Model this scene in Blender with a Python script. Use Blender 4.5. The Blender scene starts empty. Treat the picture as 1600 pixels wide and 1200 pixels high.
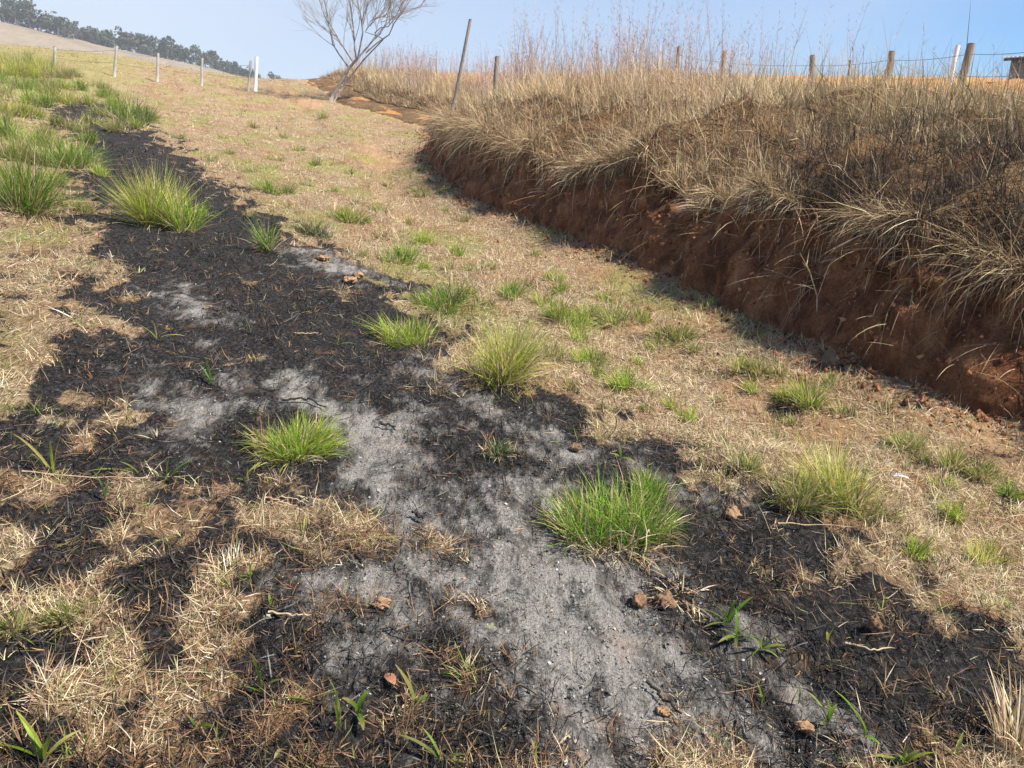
import bpy, math
import numpy as np
from math import radians, sin, cos, pi

# ------------------------------------------------------------------ camera
scene = bpy.context.scene
COL = scene.collection
PITCH = radians(16.0)
EYE = np.array([0.0, 0.0, 1.6])
FPX = 1244.4                                   # focal length in photo pixels (1600 wide)
cam_d = bpy.data.cameras.new('camera')
cam_d.lens = 28.0; cam_d.sensor_width = 36.0; cam_d.clip_start = 0.05; cam_d.clip_end = 6000
cam = bpy.data.objects.new('camera', cam_d); COL.objects.link(cam)
cam.location = EYE; cam.rotation_euler = (radians(90) - PITCH, 0, 0)
scene.camera = cam

# ------------------------------------------------------------------ light
SUN_EL = radians(51.0)
SUN_AZ = radians(110.0)                         # clockwise from +Y
world = bpy.data.worlds.new('World'); scene.world = world; world.use_nodes = True
wn = world.node_tree.nodes; wl = world.node_tree.links
for n in list(wn): wn.remove(n)
w_out = wn.new('ShaderNodeOutputWorld'); w_bg = wn.new('ShaderNodeBackground')
sky = wn.new('ShaderNodeTexSky'); sky.sky_type = 'NISHITA'; sky.sun_disc = False
sky.sun_elevation = SUN_EL; sky.sun_rotation = SUN_AZ
sky.altitude = 1500; sky.air_density = 1.0; sky.dust_density = 0.05; sky.ozone_density = 6.0
w_bg.inputs['Strength'].default_value = 0.07
# the clear sky, and a bank of morning mist low over the valley to the left
w_hs = wn.new('ShaderNodeHueSaturation'); w_hs.inputs['Saturation'].default_value = 1.55; w_hs.inputs['Value'].default_value = 1.1
wl.new(sky.outputs[0], w_hs.inputs['Color'])
w_tc = wn.new('ShaderNodeTexCoord'); w_sep = wn.new('ShaderNodeSeparateXYZ'); wl.new(w_tc.outputs['Generated'], w_sep.inputs[0])
def wmath(op, a, b, clamp=False):
    m = wn.new('ShaderNodeMath'); m.operation = op; m.use_clamp = clamp
    for sk_, val in zip(m.inputs, (a, b)):
        if isinstance(val, (int, float)): sk_.default_value = val
        else: wl.new(val, sk_)
    return m.outputs[0]
w_nz = wn.new('ShaderNodeTexNoise'); w_nz.inputs['Scale'].default_value = 2.2; w_nz.inputs['Detail'].default_value = 4
wl.new(w_tc.outputs['Generated'], w_nz.inputs['Vector'])
w_side = wmath('ADD', wmath('MULTIPLY', w_sep.outputs[0], -1.05), wmath('MULTIPLY', w_nz.outputs['Fac'], .35))
w_side = wmath('ADD', w_side, .36, True)
w_low = wmath('SUBTRACT', 1.0, wmath('MULTIPLY', w_sep.outputs[2], 1.7), True)
w_mix = wn.new('ShaderNodeMix'); w_mix.data_type = 'RGBA'
wl.new(wmath('MULTIPLY', wmath('MULTIPLY', w_side, w_low), .92), w_mix.inputs[0])
wl.new(w_hs.outputs[0], w_mix.inputs[6]); w_mix.inputs[7].default_value = (8.6, 9.1, 9.6, 1)
wl.new(w_mix.outputs[2], w_bg.inputs['Color']); wl.new(w_bg.outputs[0], w_out.inputs['Surface'])
sd = bpy.data.lights.new('sun', 'SUN'); sd.energy = 5.0; sd.angle = radians(0.6); sd.color = (1.0, 0.92, 0.79)
sun = bpy.data.objects.new('sun', sd); COL.objects.link(sun)
sun.rotation_euler = (pi/2 - SUN_EL, 0, pi - SUN_AZ)
sun.location = (20, 0, 40)
scene.view_settings.view_transform = 'Standard'; scene.view_settings.look = 'None'
scene.view_settings.exposure = 1.06; scene.view_settings.gamma = 1.0
scene.view_settings.use_curve_mapping = False
scene.cycles.volume_bounces = 0
scene.cycles.max_bounces = 6
scene.cycles.transparent_max_bounces = 8

rng = np.random.default_rng(7)

# ------------------------------------------------------------------ noise
_perm = np.random.default_rng(11).permutation(256)
_perm = np.concatenate([_perm, _perm])
_ang = np.random.default_rng(12).random(256) * 2 * pi
_gx, _gy = np.cos(_ang), np.sin(_ang)
def noise(x, y, seed=0):
    x = np.asarray(x, float) + seed * 17.31; y = np.asarray(y, float) + seed * 9.77
    xi = np.floor(x).astype(int); yi = np.floor(y).astype(int)
    xf = x - xi; yf = y - yi; xi &= 255; yi &= 255
    u = xf*xf*xf*(xf*(xf*6-15)+10); v = yf*yf*yf*(yf*(yf*6-15)+10)
    def g(ix, iy, dx, dy):
        h = _perm[_perm[ix & 255] + (iy & 255)]
        return _gx[h]*dx + _gy[h]*dy
    a = g(xi, yi, xf, yf); b = g(xi+1, yi, xf-1, yf)
    c = g(xi, yi+1, xf, yf-1); d = g(xi+1, yi+1, xf-1, yf-1)
    return (a + u*(b-a) + v*((c + u*(d-c)) - (a + u*(b-a)))) * 1.5
def fbm(x, y, seed=0, oct=4, gain=0.5):
    s = 0; a = 1.0; f = 1.0
    for k in range(oct):
        s = s + a*noise(np.asarray(x)*f, np.asarray(y)*f, seed + k); a *= gain; f *= 2.03
    return s
def sstep(x, a, b):
    t = np.clip((np.asarray(x, float) - a)/(b - a), 0, 1); return t*t*(3-2*t)

# ------------------------------------------------------------------ the lie of the land: u runs up the track, v across it to the right
ANG = radians(18.7); CA, SA = cos(ANG), sin(ANG)
def uv2xy(u, v): return -SA*u + CA*v, CA*u + SA*v
def xy2uv(x, y): return -SA*x + CA*y, CA*x + SA*y
BU = np.array([-10, 0, 3, 3.9, 5, 6.4, 8, 9, 10.5, 12.8, 16, 18.5, 21, 24, 27.5, 30, 32, 40, 60, 120])
BV = np.array([4.0, 4.0, 3.95, 3.6, 3.75, 3.72, 3.45, 3.33, 3.2, 3.28, 3.7, 4.2, 4.9, 5.4, 5.4, 4.6, 4.0, 3.7, 3.7, 3.7])
FU = np.array([-10, 3, 6, 10, 16, 18.5, 24, 32, 40, 60, 120])
FH = np.array([.62, .62, .70, .68, .62, .36, .18, .22, .12, .05, .05])
TU = np.array([-10, 12, 18, 24, 34, 44, 60, 120]); TH = np.array([1.0, 1.0, .95, .75, .5, .4, .3, .2])
def base_v(u): return np.interp(u, BU, BV) + .17*noise(u*.8, 0*u, 3) + .11*noise(u*2.3, 0*u+5, 4) + .04*noise(u*6.1, 0*u+8, 5)
def drop(u, v):
    d = .0045*np.maximum(0, u-42)**2 + .004*np.maximum(0, -v-22)**2 + .004*np.maximum(0, v-46)**2 + .05*np.maximum(0, -u-3)**2
    return np.minimum(d, 40 + 0*d)
def plane(u, v):
    return .1*u + .9*sstep(u, 26, 42) + .06*np.maximum(0, -v-2)*sstep(u, 15, 40) - drop(u, v) + .11*np.clip(1.2 - v, 0, 6)
def ground_z(u, v, fine=True):
    z = plane(u, v) + .05*fbm(u*.45, v*.6, 20, 2)
    if fine:
        z = z + .020*fbm(u*2.1, v*2.3, 21, 3) + .008*fbm(u*9, v*10, 24, 2)
        z = z + .030*np.maximum(0, noise(u*3.7, v*4.3, 27) - .05) + .012*noise(u*6.5, v*7, 28)
    z = z - .15*np.exp(-((v - base_v(u) + .85)/.75)**2)*sstep(-u, -30, -18)
    # a shallow wash line in the swale and a lip beside the burnt strip
    z = z - .05*np.exp(-((v - 2.35 - .25*np.sin(u*.5))/.22)**2)*sstep(u, 1.5, 4)
    return z
PW = np.array([0, .07, .18, .28, .35, .31, .38, .55, .9, 1.5, 2.3, 3.2, 4.5, 7, 12, 20, 38, 90.0])
PHf = np.array([0, .25, .6, .85, .93, 1.0, 1.04, 1.08, 1, 1, 1, 1, 1, 1, 1, 1, 1, 1.0])       # share of the cut face height
PHt = np.array([-.03, 0, 0, 0, 0, 0, 0, .05, .24, .44, .60, .67, .65, .62, .84, 1.58, 2.65, 2.65])
def _k(u): return 1 + 2.4*sstep(u, 16, 20.5)
def widen(w, u):
    k = _k(u); return w + (k-1)*np.where(w < .4, w, .4*np.exp(-(np.maximum(w, .4)-.4)/1.2))
def unwiden(wp, u):
    k = _k(u); w = np.maximum(wp, .4)
    for _ in range(25): w = np.maximum(.4, wp - (k-1)*.4*np.exp(-(w-.4)/1.2))
    return np.where(wp < .4*k, wp/k, w)
def bank_pt(u, s, disp=True):
    """point on the bank; s is a knot coordinate 0..len(PW)-1"""
    k = np.arange(len(PW))
    w = widen(np.interp(s, k, PW), u); hf = np.interp(s, k, PHf); ht = np.interp(s, k, PHt)
    b = base_v(u)
    fh = np.interp(u, FU, FH)*(1 + .26*noise(u*.8, 0*u+2, 40) + .26*noise(u*2.6, 0*u+2, 39)); th = np.interp(u, TU, TH)
    z = plane(u, b + w) + hf*fh + ht*th
    v = b + w
    if disp:
        face = np.clip(1 - np.abs(s-2.5)/3.0, 0, 1)
        up = sstep(s, 5, 7)*(1 - sstep(s, 14, 16)*.5)
        v = v + .10*np.exp(-((s-3.9)/.7)**2)*sstep(noise(u*1.9, 0*u+3, 52), -.2, .5) - face*(.18*fbm(u*1.5, s*.55, 41, 3) + .05*(np.abs(noise(u*2.9, s*1.1, 54)) - .3) + .07*noise(u*4.3, s*.5, 44) + .040*noise(u*11, s*1.6, 46) + .018*noise(u*29, s*4, 48)) - .10*np.clip(1-s/2.5, 0, 1)*(.4 + noise(u*2.3, 0*u, 49))
        z = z + up*(.14*fbm(u*.8, v*.9, 50, 3) + .05*fbm(u*3.3, v*3.3, 53, 3)) + .03*face*noise(u*3, s*2, 47)
    return v, z
def bank_height_uv(u, v):
    """height of the bank / plateau surface at u,v (face read as a steep ramp)"""
    w = unwiden(v - base_v(u), u)
    Wm = PW.copy(); Wm[5] = .355
    s = np.interp(w, Wm, np.arange(len(PW)))
    vv, z = bank_pt(u, s)
    return z
def surf_z(x, y):
    u, v = xy2uv(np.asarray(x, float), np.asarray(y, float))
    g = ground_z(u, v)
    return np.where(v < base_v(u), g, np.maximum(g, bank_height_uv(u, v)))

# photo pixel -> viewing direction -> first point of the land it meets
def ray(px, py):
    dx = (px - 800)/FPX; dy = (600 - py)/FPX
    return np.array([dx, cos(PITCH) + dy*sin(PITCH), -sin(PITCH) + dy*cos(PITCH)])
_T = np.geomspace(1.2, 130, 5000)
def hit(px, py):
    d = ray(px, py); P = EYE[None] + _T[:, None]*d[None]
    below = P[:, 2] <= surf_z(P[:, 0], P[:, 1])
    i = int(np.argmax(below)) if below.any() else len(_T) - 1
    p = P[i].copy(); p[2] = float(surf_z(p[0], p[1])); return p
def at_depth(px, py, y):
    d = ray(px, py); return EYE + d*(y/d[1])
def flat_uv(px, py):
    p = hit(px, py); return xy2uv(p[0], p[1])

# ------------------------------------------------------------------ burnt and ash areas, as outlines on the ground
_PC = {}
def poly_sd(poly, u, v):
    """signed distance (metres, inside positive) to an outline given in photo pixels and laid on the ground"""
    key = tuple(poly)
    if key not in _PC: _PC[key] = np.array([flat_uv(*p) for p in poly])
    P = _PC[key]; n = len(P)
    best = np.full(u.shape, 1e9); ins = np.zeros(u.shape, bool)
    for i in range(n):
        a = P[i]; b = P[(i+1) % n]; e = b - a; L = e @ e + 1e-9
        t = np.clip(((u-a[0])*e[0] + (v-a[1])*e[1])/L, 0, 1)
        best = np.minimum(best, (u-a[0]-t*e[0])**2 + (v-a[1]-t*e[1])**2)
        c = (a[1] > v) != (b[1] > v)
        with np.errstate(divide='ignore', invalid='ignore'):
            xx = a[0] + (v-a[1])*(b[0]-a[0])/(b[1]-a[1] + 1e-12)
        ins ^= c & (u < xx)
    d = np.sqrt(best); return np.where(ins, d, -d)
BURN = [(78,160),(180,163),(240,205),(300,250),(350,290),(430,340),(500,380),(560,410),(640,450),(700,520),(720,585),(790,612),(870,622),
        (935,645),(965,685),(1040,705),(1100,745),(1175,770),(1215,800),(1340,845),(1290,900),(1390,930),(1450,960),(1540,1010),(1600,1060),
        (1640,1260),(700,1260),(660,1190),(580,1130),(490,1115),(400,1085),(320,1010),(410,940),(530,885),(585,830),(480,790),(350,760),(280,740),
        (230,700),(240,650),(130,640),(100,590),(200,555),(190,510),(150,470),(160,420),(130,360),(105,300),(125,240)]
BURN2 = [(-60,650),(240,650),(350,760),(500,795),(300,830),(150,860),(-60,830)]
BURN3 = [(-60,1050),(100,1060),(300,1080),(430,1050),(600,1110),(700,1160),(780,1280),(-60,1280)]
BURN4 = [(1180,800),(1400,860),(1640,1000),(1640,1120),(1500,1010),(1300,910),(1180,850)]
BURN5 = [(1150,470),(1260,520),(1400,620),(1600,720),(1660,820),(1560,770),(1380,690),(1230,590),(1140,520)]
ASH = [[(350,540),(430,580),(520,610),(620,630),(700,690),(760,740),(850,770),(900,820),(1000,860),(1080,900),(1110,960),(1150,1050),(1260,1100),
        (1400,1150),(1440,1260),(800,1260),(830,1130),(700,1070),(560,990),(500,920),(560,880),(620,850),(580,800),(520,720),(440,640),(360,590)],
       [(220,450),(300,445),(370,480),(300,495)], [(440,380),(520,395),(590,435),(560,442),(470,412)], [(240,600),(350,640),(280,662),(220,620)],
       [(700,600),(800,640),(940,700),(930,745),(870,725),(760,660)], [(1050,755),(1140,770),(1100,805)], [(640,540),(720,590),(690,600),(620,570)]]
def masks(u, v):
    u = np.asarray(u, float); v = np.asarray(v, float)
    nz = .26*fbm(u*1.6, v*2.2, 60, 3) + .20*fbm(u*6, v*7, 64, 3, .65)
    sc = 1 + .05*np.maximum(u, 0)
    def m(poly, feather, bias, amp=1.0):
        return sstep(poly_sd(poly, u, v)/sc + nz*amp + bias, -feather, feather)
    burn = m(BURN, .20, 0.0)
    pn = fbm(u*2.0, v*2.6, 70, 3)
    burn = np.maximum(burn, m(BURN2, .2, 0)*sstep(pn, -.45, .2)*.95)
    burn = np.maximum(burn, m(BURN3, .2, 0)*sstep(pn, -.6, .05)*.95)
    burn = np.maximum(burn, m(BURN4, .15, 0)*sstep(pn, -.25, .35)*.9)
    burn = np.maximum(burn, m(BURN5, .3, .1)*sstep(pn, .0, .6)*.7)
    burn = np.maximum(burn, .9*sstep(fbm(u*3.1, v*4.2, 74, 3), -.10, .40)*sstep(-v, -.5, .1)*sstep(-u, -9, -4))
    burn = burn*(1 - .6*sstep(fbm(u*2.7, v*3.3, 77, 3), .48, .80))
    ash = 0*u
    for i, p in enumerate(ASH):
        ash = np.maximum(ash, m(p, .24, -.03 if i == 0 else -.02, .8 if i == 0 else .7))
    an = fbm(u*1.3, v*4.0, 80, 4, .6)
    ash = ash*(.40 + .60*sstep(an, -.85, .12))
    burn = np.maximum(burn, ash)
    return burn, ash

# ------------------------------------------------------------------ mesh helpers
def mesh_obj(name, verts, faces, mat, parent=None, cols=None, attrs=None, smooth=False, me_only=False):
    """faces: list of (n,k) int arrays of one polygon size each"""
    me = bpy.data.meshes.new(name)
    verts = np.asarray(verts, np.float32)
    if not isinstance(faces, (list, tuple)): faces = [faces]
    faces = [np.asarray(f, np.int32) for f in faces if len(f)]
    tot = np.concatenate([np.full(len(f), f.shape[1], np.int32) for f in faces])
    idx = np.concatenate([f.ravel() for f in faces])
    me.vertices.add(len(verts)); me.vertices.foreach_set('co', verts.ravel())
    me.loops.add(len(idx)); me.loops.foreach_set('vertex_index', idx)
    me.polygons.add(len(tot))
    st = np.concatenate([[0], np.cumsum(tot)[:-1]]).astype(np.int32)
    me.polygons.foreach_set('loop_start', st)
    try: me.polygons.foreach_set('loop_total', tot)
    except Exception: pass
    if smooth: me.polygons.foreach_set('use_smooth', np.ones(len(tot), bool))
    if cols is not None:
        a = me.attributes.new('col', 'FLOAT_COLOR', 'POINT')
        c = np.ones((len(verts), 4), np.float32); c[:, :3] = cols
        a.data.foreach_set('color', c.ravel())
    for k, val in (attrs or {}).items():
        a = me.attributes.new(k, 'FLOAT', 'POINT'); a.data.foreach_set('value', np.asarray(val, np.float32).ravel())
    me.update(calc_edges=True); me.validate()
    me.materials.append(mat)
    if me_only: return me
    o = bpy.data.objects.new(name, me); COL.objects.link(o)
    if parent is not None: o.parent = parent
    return o
def tag(o, label=None, cat=None, group=None, kind=None):
    if label: o['label'] = label
    if cat: o['category'] = cat
    if group: o['group'] = group
    if kind: o['kind'] = kind
    return o
def empty(name, loc=(0, 0, 0), rz=0.0):
    o = bpy.data.objects.new(name, None); COL.objects.link(o)
    o.location = loc; o.rotation_euler = (0, 0, rz); o.empty_display_size = .1; return o

class MB:
    """collects tubes, boxes and blades into one mesh"""
    def __init__(s): s.v = []; s.f = {}; s.c = []; s.n = 0
    def add(s, verts, faces, col=(1, 1, 1)):
        verts = np.asarray(verts, float); col = np.asarray(col, float)
        s.v.append(verts); s.c.append(np.broadcast_to(col, (len(verts), 3)))
        for f in faces:
            f = np.asarray(f)
            if len(f): s.f.setdefault(f.shape[1], []).append(f + s.n)
        s.n += len(verts)
    def tube(s, pts, rad, n=6, col=(1, 1, 1), cap=True):
        pts = np.asarray(pts, float); rad = np.broadcast_to(np.asarray(rad, float), (len(pts),))
        T = np.gradient(pts, axis=0); T /= np.linalg.norm(T, axis=1)[:, None] + 1e-9
        ref = np.array([0.0, 1, 0]) if abs(T[0][1]) < .8 else np.array([1.0, 0, 0])
        A = np.cross(T, ref); A /= np.linalg.norm(A, axis=1)[:, None] + 1e-9; B = np.cross(T, A)
        th = np.arange(n)*2*pi/n
        V = pts[:, None] + rad[:, None, None]*(A[:, None]*np.cos(th)[None, :, None] + B[:, None]*np.sin(th)[None, :, None])
        V = V.reshape(-1, 3); m = len(pts)
        i, j = np.meshgrid(np.arange(m-1), np.arange(n), indexing='ij'); j2 = (j+1) % n
        F = np.stack([i*n+j, i*n+j2, (i+1)*n+j2, (i+1)*n+j], -1).reshape(-1, 4)
        fs = [F]
        if cap: fs += [np.arange(n)[None], (np.arange(n)[::-1] + (m-1)*n)[None]]
        s.add(V, fs, col)
    def box(s, c, size, col=(1, 1, 1), R=None):
        q = np.array([[x, y, z] for x in (-.5, .5) for y in (-.5, .5) for z in (-.5, .5)])*np.asarray(size, float)
        if R is not None: q = q @ np.asarray(R).T
        s.add(q + np.asarray(c, float), [np.array([[0,1,3,2],[4,6,7,5],[0,4,5,1],[2,3,7,6],[0,2,6,4],[1,5,7,3]])], col)
    def blades(s, *a, **k):
        V, F, C = blades(*a, **k); s.add(V, F, C)
    def build(s, name, mat, parent=None, smooth=False, **k):
        return mesh_obj(name, np.concatenate(s.v), [np.concatenate(x) for x in s.f.values()], mat, parent, np.concatenate(s.c), smooth=smooth, **k)

def blades(root, az, L, W, th0, curl, col, nseg=3, twist=None, tip=None, fold=None):
    """N grass blades: root (N,3), heading az, length, width, start lean from vertical, added lean along the blade"""
    root = np.asarray(root, float); N = len(root)
    bc = lambda a: np.broadcast_to(np.asarray(a, float), (N,))
    az, L, W, th0, curl = map(bc, (az, L, W, th0, curl))
    col = np.broadcast_to(np.asarray(col, float), (N, 3))
    tw = rng.uniform(-.9, .9, N) if twist is None else bc(twist)
    sx, sy = -np.sin(az), np.cos(az); hx, hy = np.cos(az), np.sin(az)
    p = root.copy(); V = np.empty((N, 2*nseg+1, 3)); C = np.empty((N, 2*nseg+1, 3))
    for k in range(nseg+1):
        t = k/nseg; th = th0 + curl*t
        d = np.stack([np.sin(th)*hx, np.sin(th)*hy, np.cos(th)], 1)
        if k > 0: p = p + d*(L/nseg)[:, None]
        nrm = np.stack([np.cos(th)*hx, np.cos(th)*hy, -np.sin(th)], 1)
        side = np.stack([sx, sy, 0*sx], 1)*np.cos(tw)[:, None] + nrm*np.sin(tw)[:, None]
        w = W*.5*(1 if t < .35 else (1 - ((t-.35)/.65)**1.6)) * (.75 + .25*min(1, t*4))
        cc = col if tip is None else col*(1-t) + np.broadcast_to(np.asarray(tip, float), (N, 3))*t
        if k < nseg:
            V[:, 2*k] = p + side*w[:, None]; V[:, 2*k+1] = p - side*w[:, None]; C[:, 2*k] = C[:, 2*k+1] = cc
        else:
            V[:, 2*k] = p; C[:, 2*k] = cc
    o = (np.arange(N)*(2*nseg+1))[:, None]
    Q = [o + np.array([[2*k, 2*k+1, 2*k+3, 2*k+2]]) for k in range(nseg-1)]
    T = o + np.array([[2*nseg-2, 2*nseg-1, 2*nseg]])
    F = [np.concatenate(Q)] if Q else []
    return V.reshape(-1, 3), F + [T], C.reshape(-1, 3)
def pick(pal, n, w=None, jit=.14):
    pal = np.asarray(pal, float); w = None if w is None else np.asarray(w)/np.sum(w)
    c = pal[rng.choice(len(pal), n, p=w)]
    return np.clip(c*(1 + rng.normal(0, jit, (n, 1)))*(1 + rng.normal(0, .04, (n, 3))), .003, .95)

# ------------------------------------------------------------------ materials
def new_mat(name):
    m = bpy.data.materials.new(name); m.use_nodes = True
    nt = m.node_tree
    for n in list(nt.nodes): nt.nodes.remove(n)
    return m, nt, nt.nodes, nt.links
def N_(nt, typ, **kw):
    n = nt.nodes.new(typ)
    for k, v in kw.items():
        if k in n.inputs.keys() if hasattr(n.inputs, 'keys') else False: n.inputs[k].default_value = v
        else: setattr(n, k, v)
    return n
def setin(n, **kw):
    for k, v in kw.items(): n.inputs[k.replace('_', ' ')].default_value = v
def noise_node(nt, vec, scale, detail=4, rough=.55, dist=0.0):
    n = nt.nodes.new('ShaderNodeTexNoise'); n.inputs['Scale'].default_value = scale
    n.inputs['Detail'].default_value = detail; n.inputs['Roughness'].default_value = rough; n.inputs['Distortion'].default_value = dist
    nt.links.new(vec, n.inputs['Vector']); return n.outputs['Fac']
def ramp(nt, fac, stops, interp='LINEAR'):
    r = nt.nodes.new('ShaderNodeValToRGB'); r.color_ramp.interpolation = interp
    e = r.color_ramp.elements
    while len(e) < len(stops): e.new(.5)
    for k, (p, c) in enumerate(stops):
        e[k].position = p; e[k].color = (*c, 1) if len(c) == 3 else c
    nt.links.new(fac, r.inputs[0]); return r.outputs[0]
def mixc(nt, fac, a, b, mode='MIX'):
    m = nt.nodes.new('ShaderNodeMix'); m.data_type = 'RGBA'; m.blend_type = mode
    for sock, v in ((m.inputs[0], fac), (m.inputs[6], a), (m.inputs[7], b)):
        if isinstance(v, (int, float)): sock.default_value = v
        elif isinstance(v, tuple): sock.default_value = (*v, 1)
        else: nt.links.new(v, sock)
    return m.outputs[2]
def math_(nt, op, a, b=0.0, clamp=False):
    m = nt.nodes.new('ShaderNodeMath'); m.operation = op; m.use_clamp = clamp
    for s, v in zip(m.inputs, (a, b)):
        if isinstance(v, (int, float)): s.default_value = v
        else: nt.links.new(v, s)
    return m.outputs[0]
def attr(nt, name, out='Fac'):
    a = nt.nodes.new('ShaderNodeAttribute'); a.attribute_name = name; return a.outputs[out]
def finish(nt, color, rough=.9, bump=None, bstr=.5, bdist=.02, spec=.2):
    p = nt.nodes.new('ShaderNodeBsdfPrincipled'); o = nt.nodes.new('ShaderNodeOutputMaterial')
    if isinstance(color, tuple): p.inputs['Base Color'].default_value = (*color, 1)
    else: nt.links.new(color, p.inputs['Base Color'])
    p.inputs['Roughness'].default_value = rough; p.inputs['Specular IOR Level'].default_value = spec
    if bump is not None:
        b = nt.nodes.new('ShaderNodeBump'); b.inputs['Strength'].default_value = bstr; b.inputs['Distance'].default_value = bdist
        nt.links.new(bump, b.inputs['Height']); nt.links.new(b.outputs[0], p.inputs['Normal'])
    nt.links.new(p.outputs[0], o.inputs['Surface']); return p
def geo_pos(nt):
    return nt.nodes.new('ShaderNodeNewGeometry').outputs['Position']
def stretched(nt, vec, rot, sc):
    m = nt.nodes.new('ShaderNodeMapping'); m.inputs['Rotation'].default_value = rot; m.inputs['Scale'].default_value = sc
    nt.links.new(vec, m.inputs['Vector']); return m.outputs[0]

def make_grass_mat(name, trans=.35, rough=.55, spec=.25):
    m, nt, ns, ln = new_mat(name)
    c = attr(nt, 'col', 'Color')
    v = noise_node(nt, geo_pos(nt), 60, 2)
    c2 = mixc(nt, .35, c, ramp(nt, v, [(.3, (.55, .55, .55)), (.7, (1.25, 1.25, 1.25))]), 'MULTIPLY')
    p = ns.new('ShaderNodeBsdfPrincipled'); ln.new(c2, p.inputs['Base Color'])
    p.inputs['Roughness'].default_value = rough; p.inputs['Specular IOR Level'].default_value = spec
    t = ns.new('ShaderNodeBsdfTranslucent'); ln.new(c2, t.inputs['Color'])
    mx = ns.new('ShaderNodeMixShader'); mx.inputs[0].default_value = trans
    ln.new(p.outputs[0], mx.inputs[1]); ln.new(t.outputs[0], mx.inputs[2])
    o = ns.new('ShaderNodeOutputMaterial'); ln.new(mx.outputs[0], o.inputs['Surface']); return m
M = {}
M['grass'] = make_grass_mat('grass_blade', .48)
M['straw'] = make_grass_mat('dry_straw', .22, .7, .15)
M['char'] = make_grass_mat('charred_stalk', .0, .9, .1)

def straw_litter(nt, pos):
    """matted dry straw: crossed streak patterns in tan, brown and grey"""
    streaks = None
    for k, (r, sc) in enumerate([(.4, (90, 18, 30)), (1.7, (85, 14, 30)), (2.6, (110, 22, 30)), (1.05, (70, 12, 30))]):
        f = noise_node(nt, stretched(nt, pos, (0, 0, r), sc), 1.0, 3, .6, .6)
        streaks = f if streaks is None else math_(nt, 'MAXIMUM', streaks, f)
    c = ramp(nt, streaks, [(.45, (.070, .047, .030)), (.54, (.25, .178, .108)), (.63, (.50, .385, .245)), (.75, (.68, .57, .40))])
    big = noise_node(nt, pos, 1.7, 4, .6)
    c = mixc(nt, ramp(nt, big, [(.40, (0, 0, 0)), (.66, (.75, .75, .75))]), c, mixc(nt, .75, c, (.62, .38, .25), 'MULTIPLY'))
    return c, streaks
def ground_mat():
    m, nt, ns, ln = new_mat('burnt_and_dry_ground')
    pos = geo_pos(nt)
    c, streaks = straw_litter(nt, pos)
    # bare reddish earth showing through
    so = noise_node(nt, pos, 3.3, 5, .65)
    soil = mixc(nt, noise_node(nt, pos, 40, 4), (.26, .14, .075), (.44, .27, .15))
    c = mixc(nt, math_(nt, 'MULTIPLY', ramp(nt, so, [(.50, (0, 0, 0)), (.66, (1, 1, 1))]), .7), c, soil)
    soilA = attr(nt, 'soil')
    c = mixc(nt, math_(nt, 'MULTIPLY', soilA, ramp(nt, streaks, [(.50, (1, 1, 1)), (.72, (.25, .25, .25))])), c, mixc(nt, noise_node(nt, pos, 9, 5), (.36, .19, .10), (.62, .38, .20)))
    gr = attr(nt, 'green')
    gf = noise_node(nt, stretched(nt, pos, (0, 0, .3), (60, 60, 20)), 1.0, 3)
    c = mixc(nt, math_(nt, 'MULTIPLY', gr, ramp(nt, gf, [(.4, (0, 0, 0)), (.62, (.8, .8, .8))])), c, (.27, .31, .07))
    # char: attribute broken up by fine noise
    edge = math_(nt, 'MULTIPLY', math_(nt, 'SUBTRACT', noise_node(nt, pos, 26, 5, .7), .5), 1.3)
    burn = ramp(nt, math_(nt, 'ADD', attr(nt, 'burn'), edge), [(.36, (0, 0, 0)), (.58, (1, 1, 1))])
    ch = noise_node(nt, stretched(nt, pos, (0, 0, .8), (70, 40, 40)), 1.0, 6, .75)
    char = ramp(nt, ch, [(.36, (.010, .0095, .0095)), (.50, (.032, .030, .030)), (.60, (.075, .071, .068)), (.72, (.17, .163, .156))])
    br = noise_node(nt, pos, 6.5, 4, .65)
    char = mixc(nt, ramp(nt, br, [(.56, (0, 0, 0)), (.70, (.65, .65, .65))]), char, (.14, .085, .055))
    c = mixc(nt, burn, c, char)
    e2 = math_(nt, 'MULTIPLY', math_(nt, 'SUBTRACT', noise_node(nt, stretched(nt, pos, (0, 0, .35), (34, 12, 20)), 1.0, 7, .8), .5), 2.3)
    ash = ramp(nt, math_(nt, 'ADD', attr(nt, 'ash'), e2), [(.25, (0, 0, 0)), (.90, (1, 1, 1))])
    ac = ramp(nt, noise_node(nt, pos, 110, 5, .75), [(.30, (.105, .098, .090)), (.44, (.285, .268, .248)), (.58, (.43, .405, .375)), (.78, (.56, .53, .49))])
    pk = noise_node(nt, pos, 5, 4, .6)
    mot = noise_node(nt, stretched(nt, pos, (0, 0, .35), (16, 6, 10)), 1.0, 7, .78)
    ac = mixc(nt, .8, ac, ramp(nt, mot, [(.36, (.12, .12, .12)), (.44, (.5, .5, .5)), (.53, (1.12, 1.11, 1.10))]), 'MULTIPLY')
    ac = mixc(nt, ramp(nt, pk, [(.58, (0, 0, 0)), (.72, (.5, .5, .5))]), ac, (.48, .36, .28))
    c = mixc(nt, ash, c, ac)
    b1 = math_(nt, 'ADD', noise_node(nt, pos, 45, 6, .78), math_(nt, 'MULTIPLY', mot, .8))
    bump = math_(nt, 'ADD', math_(nt, 'MULTIPLY', streaks, .7), b1)
    finish(nt, c, .95, bump, 1.0, .030, .1); return m
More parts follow.
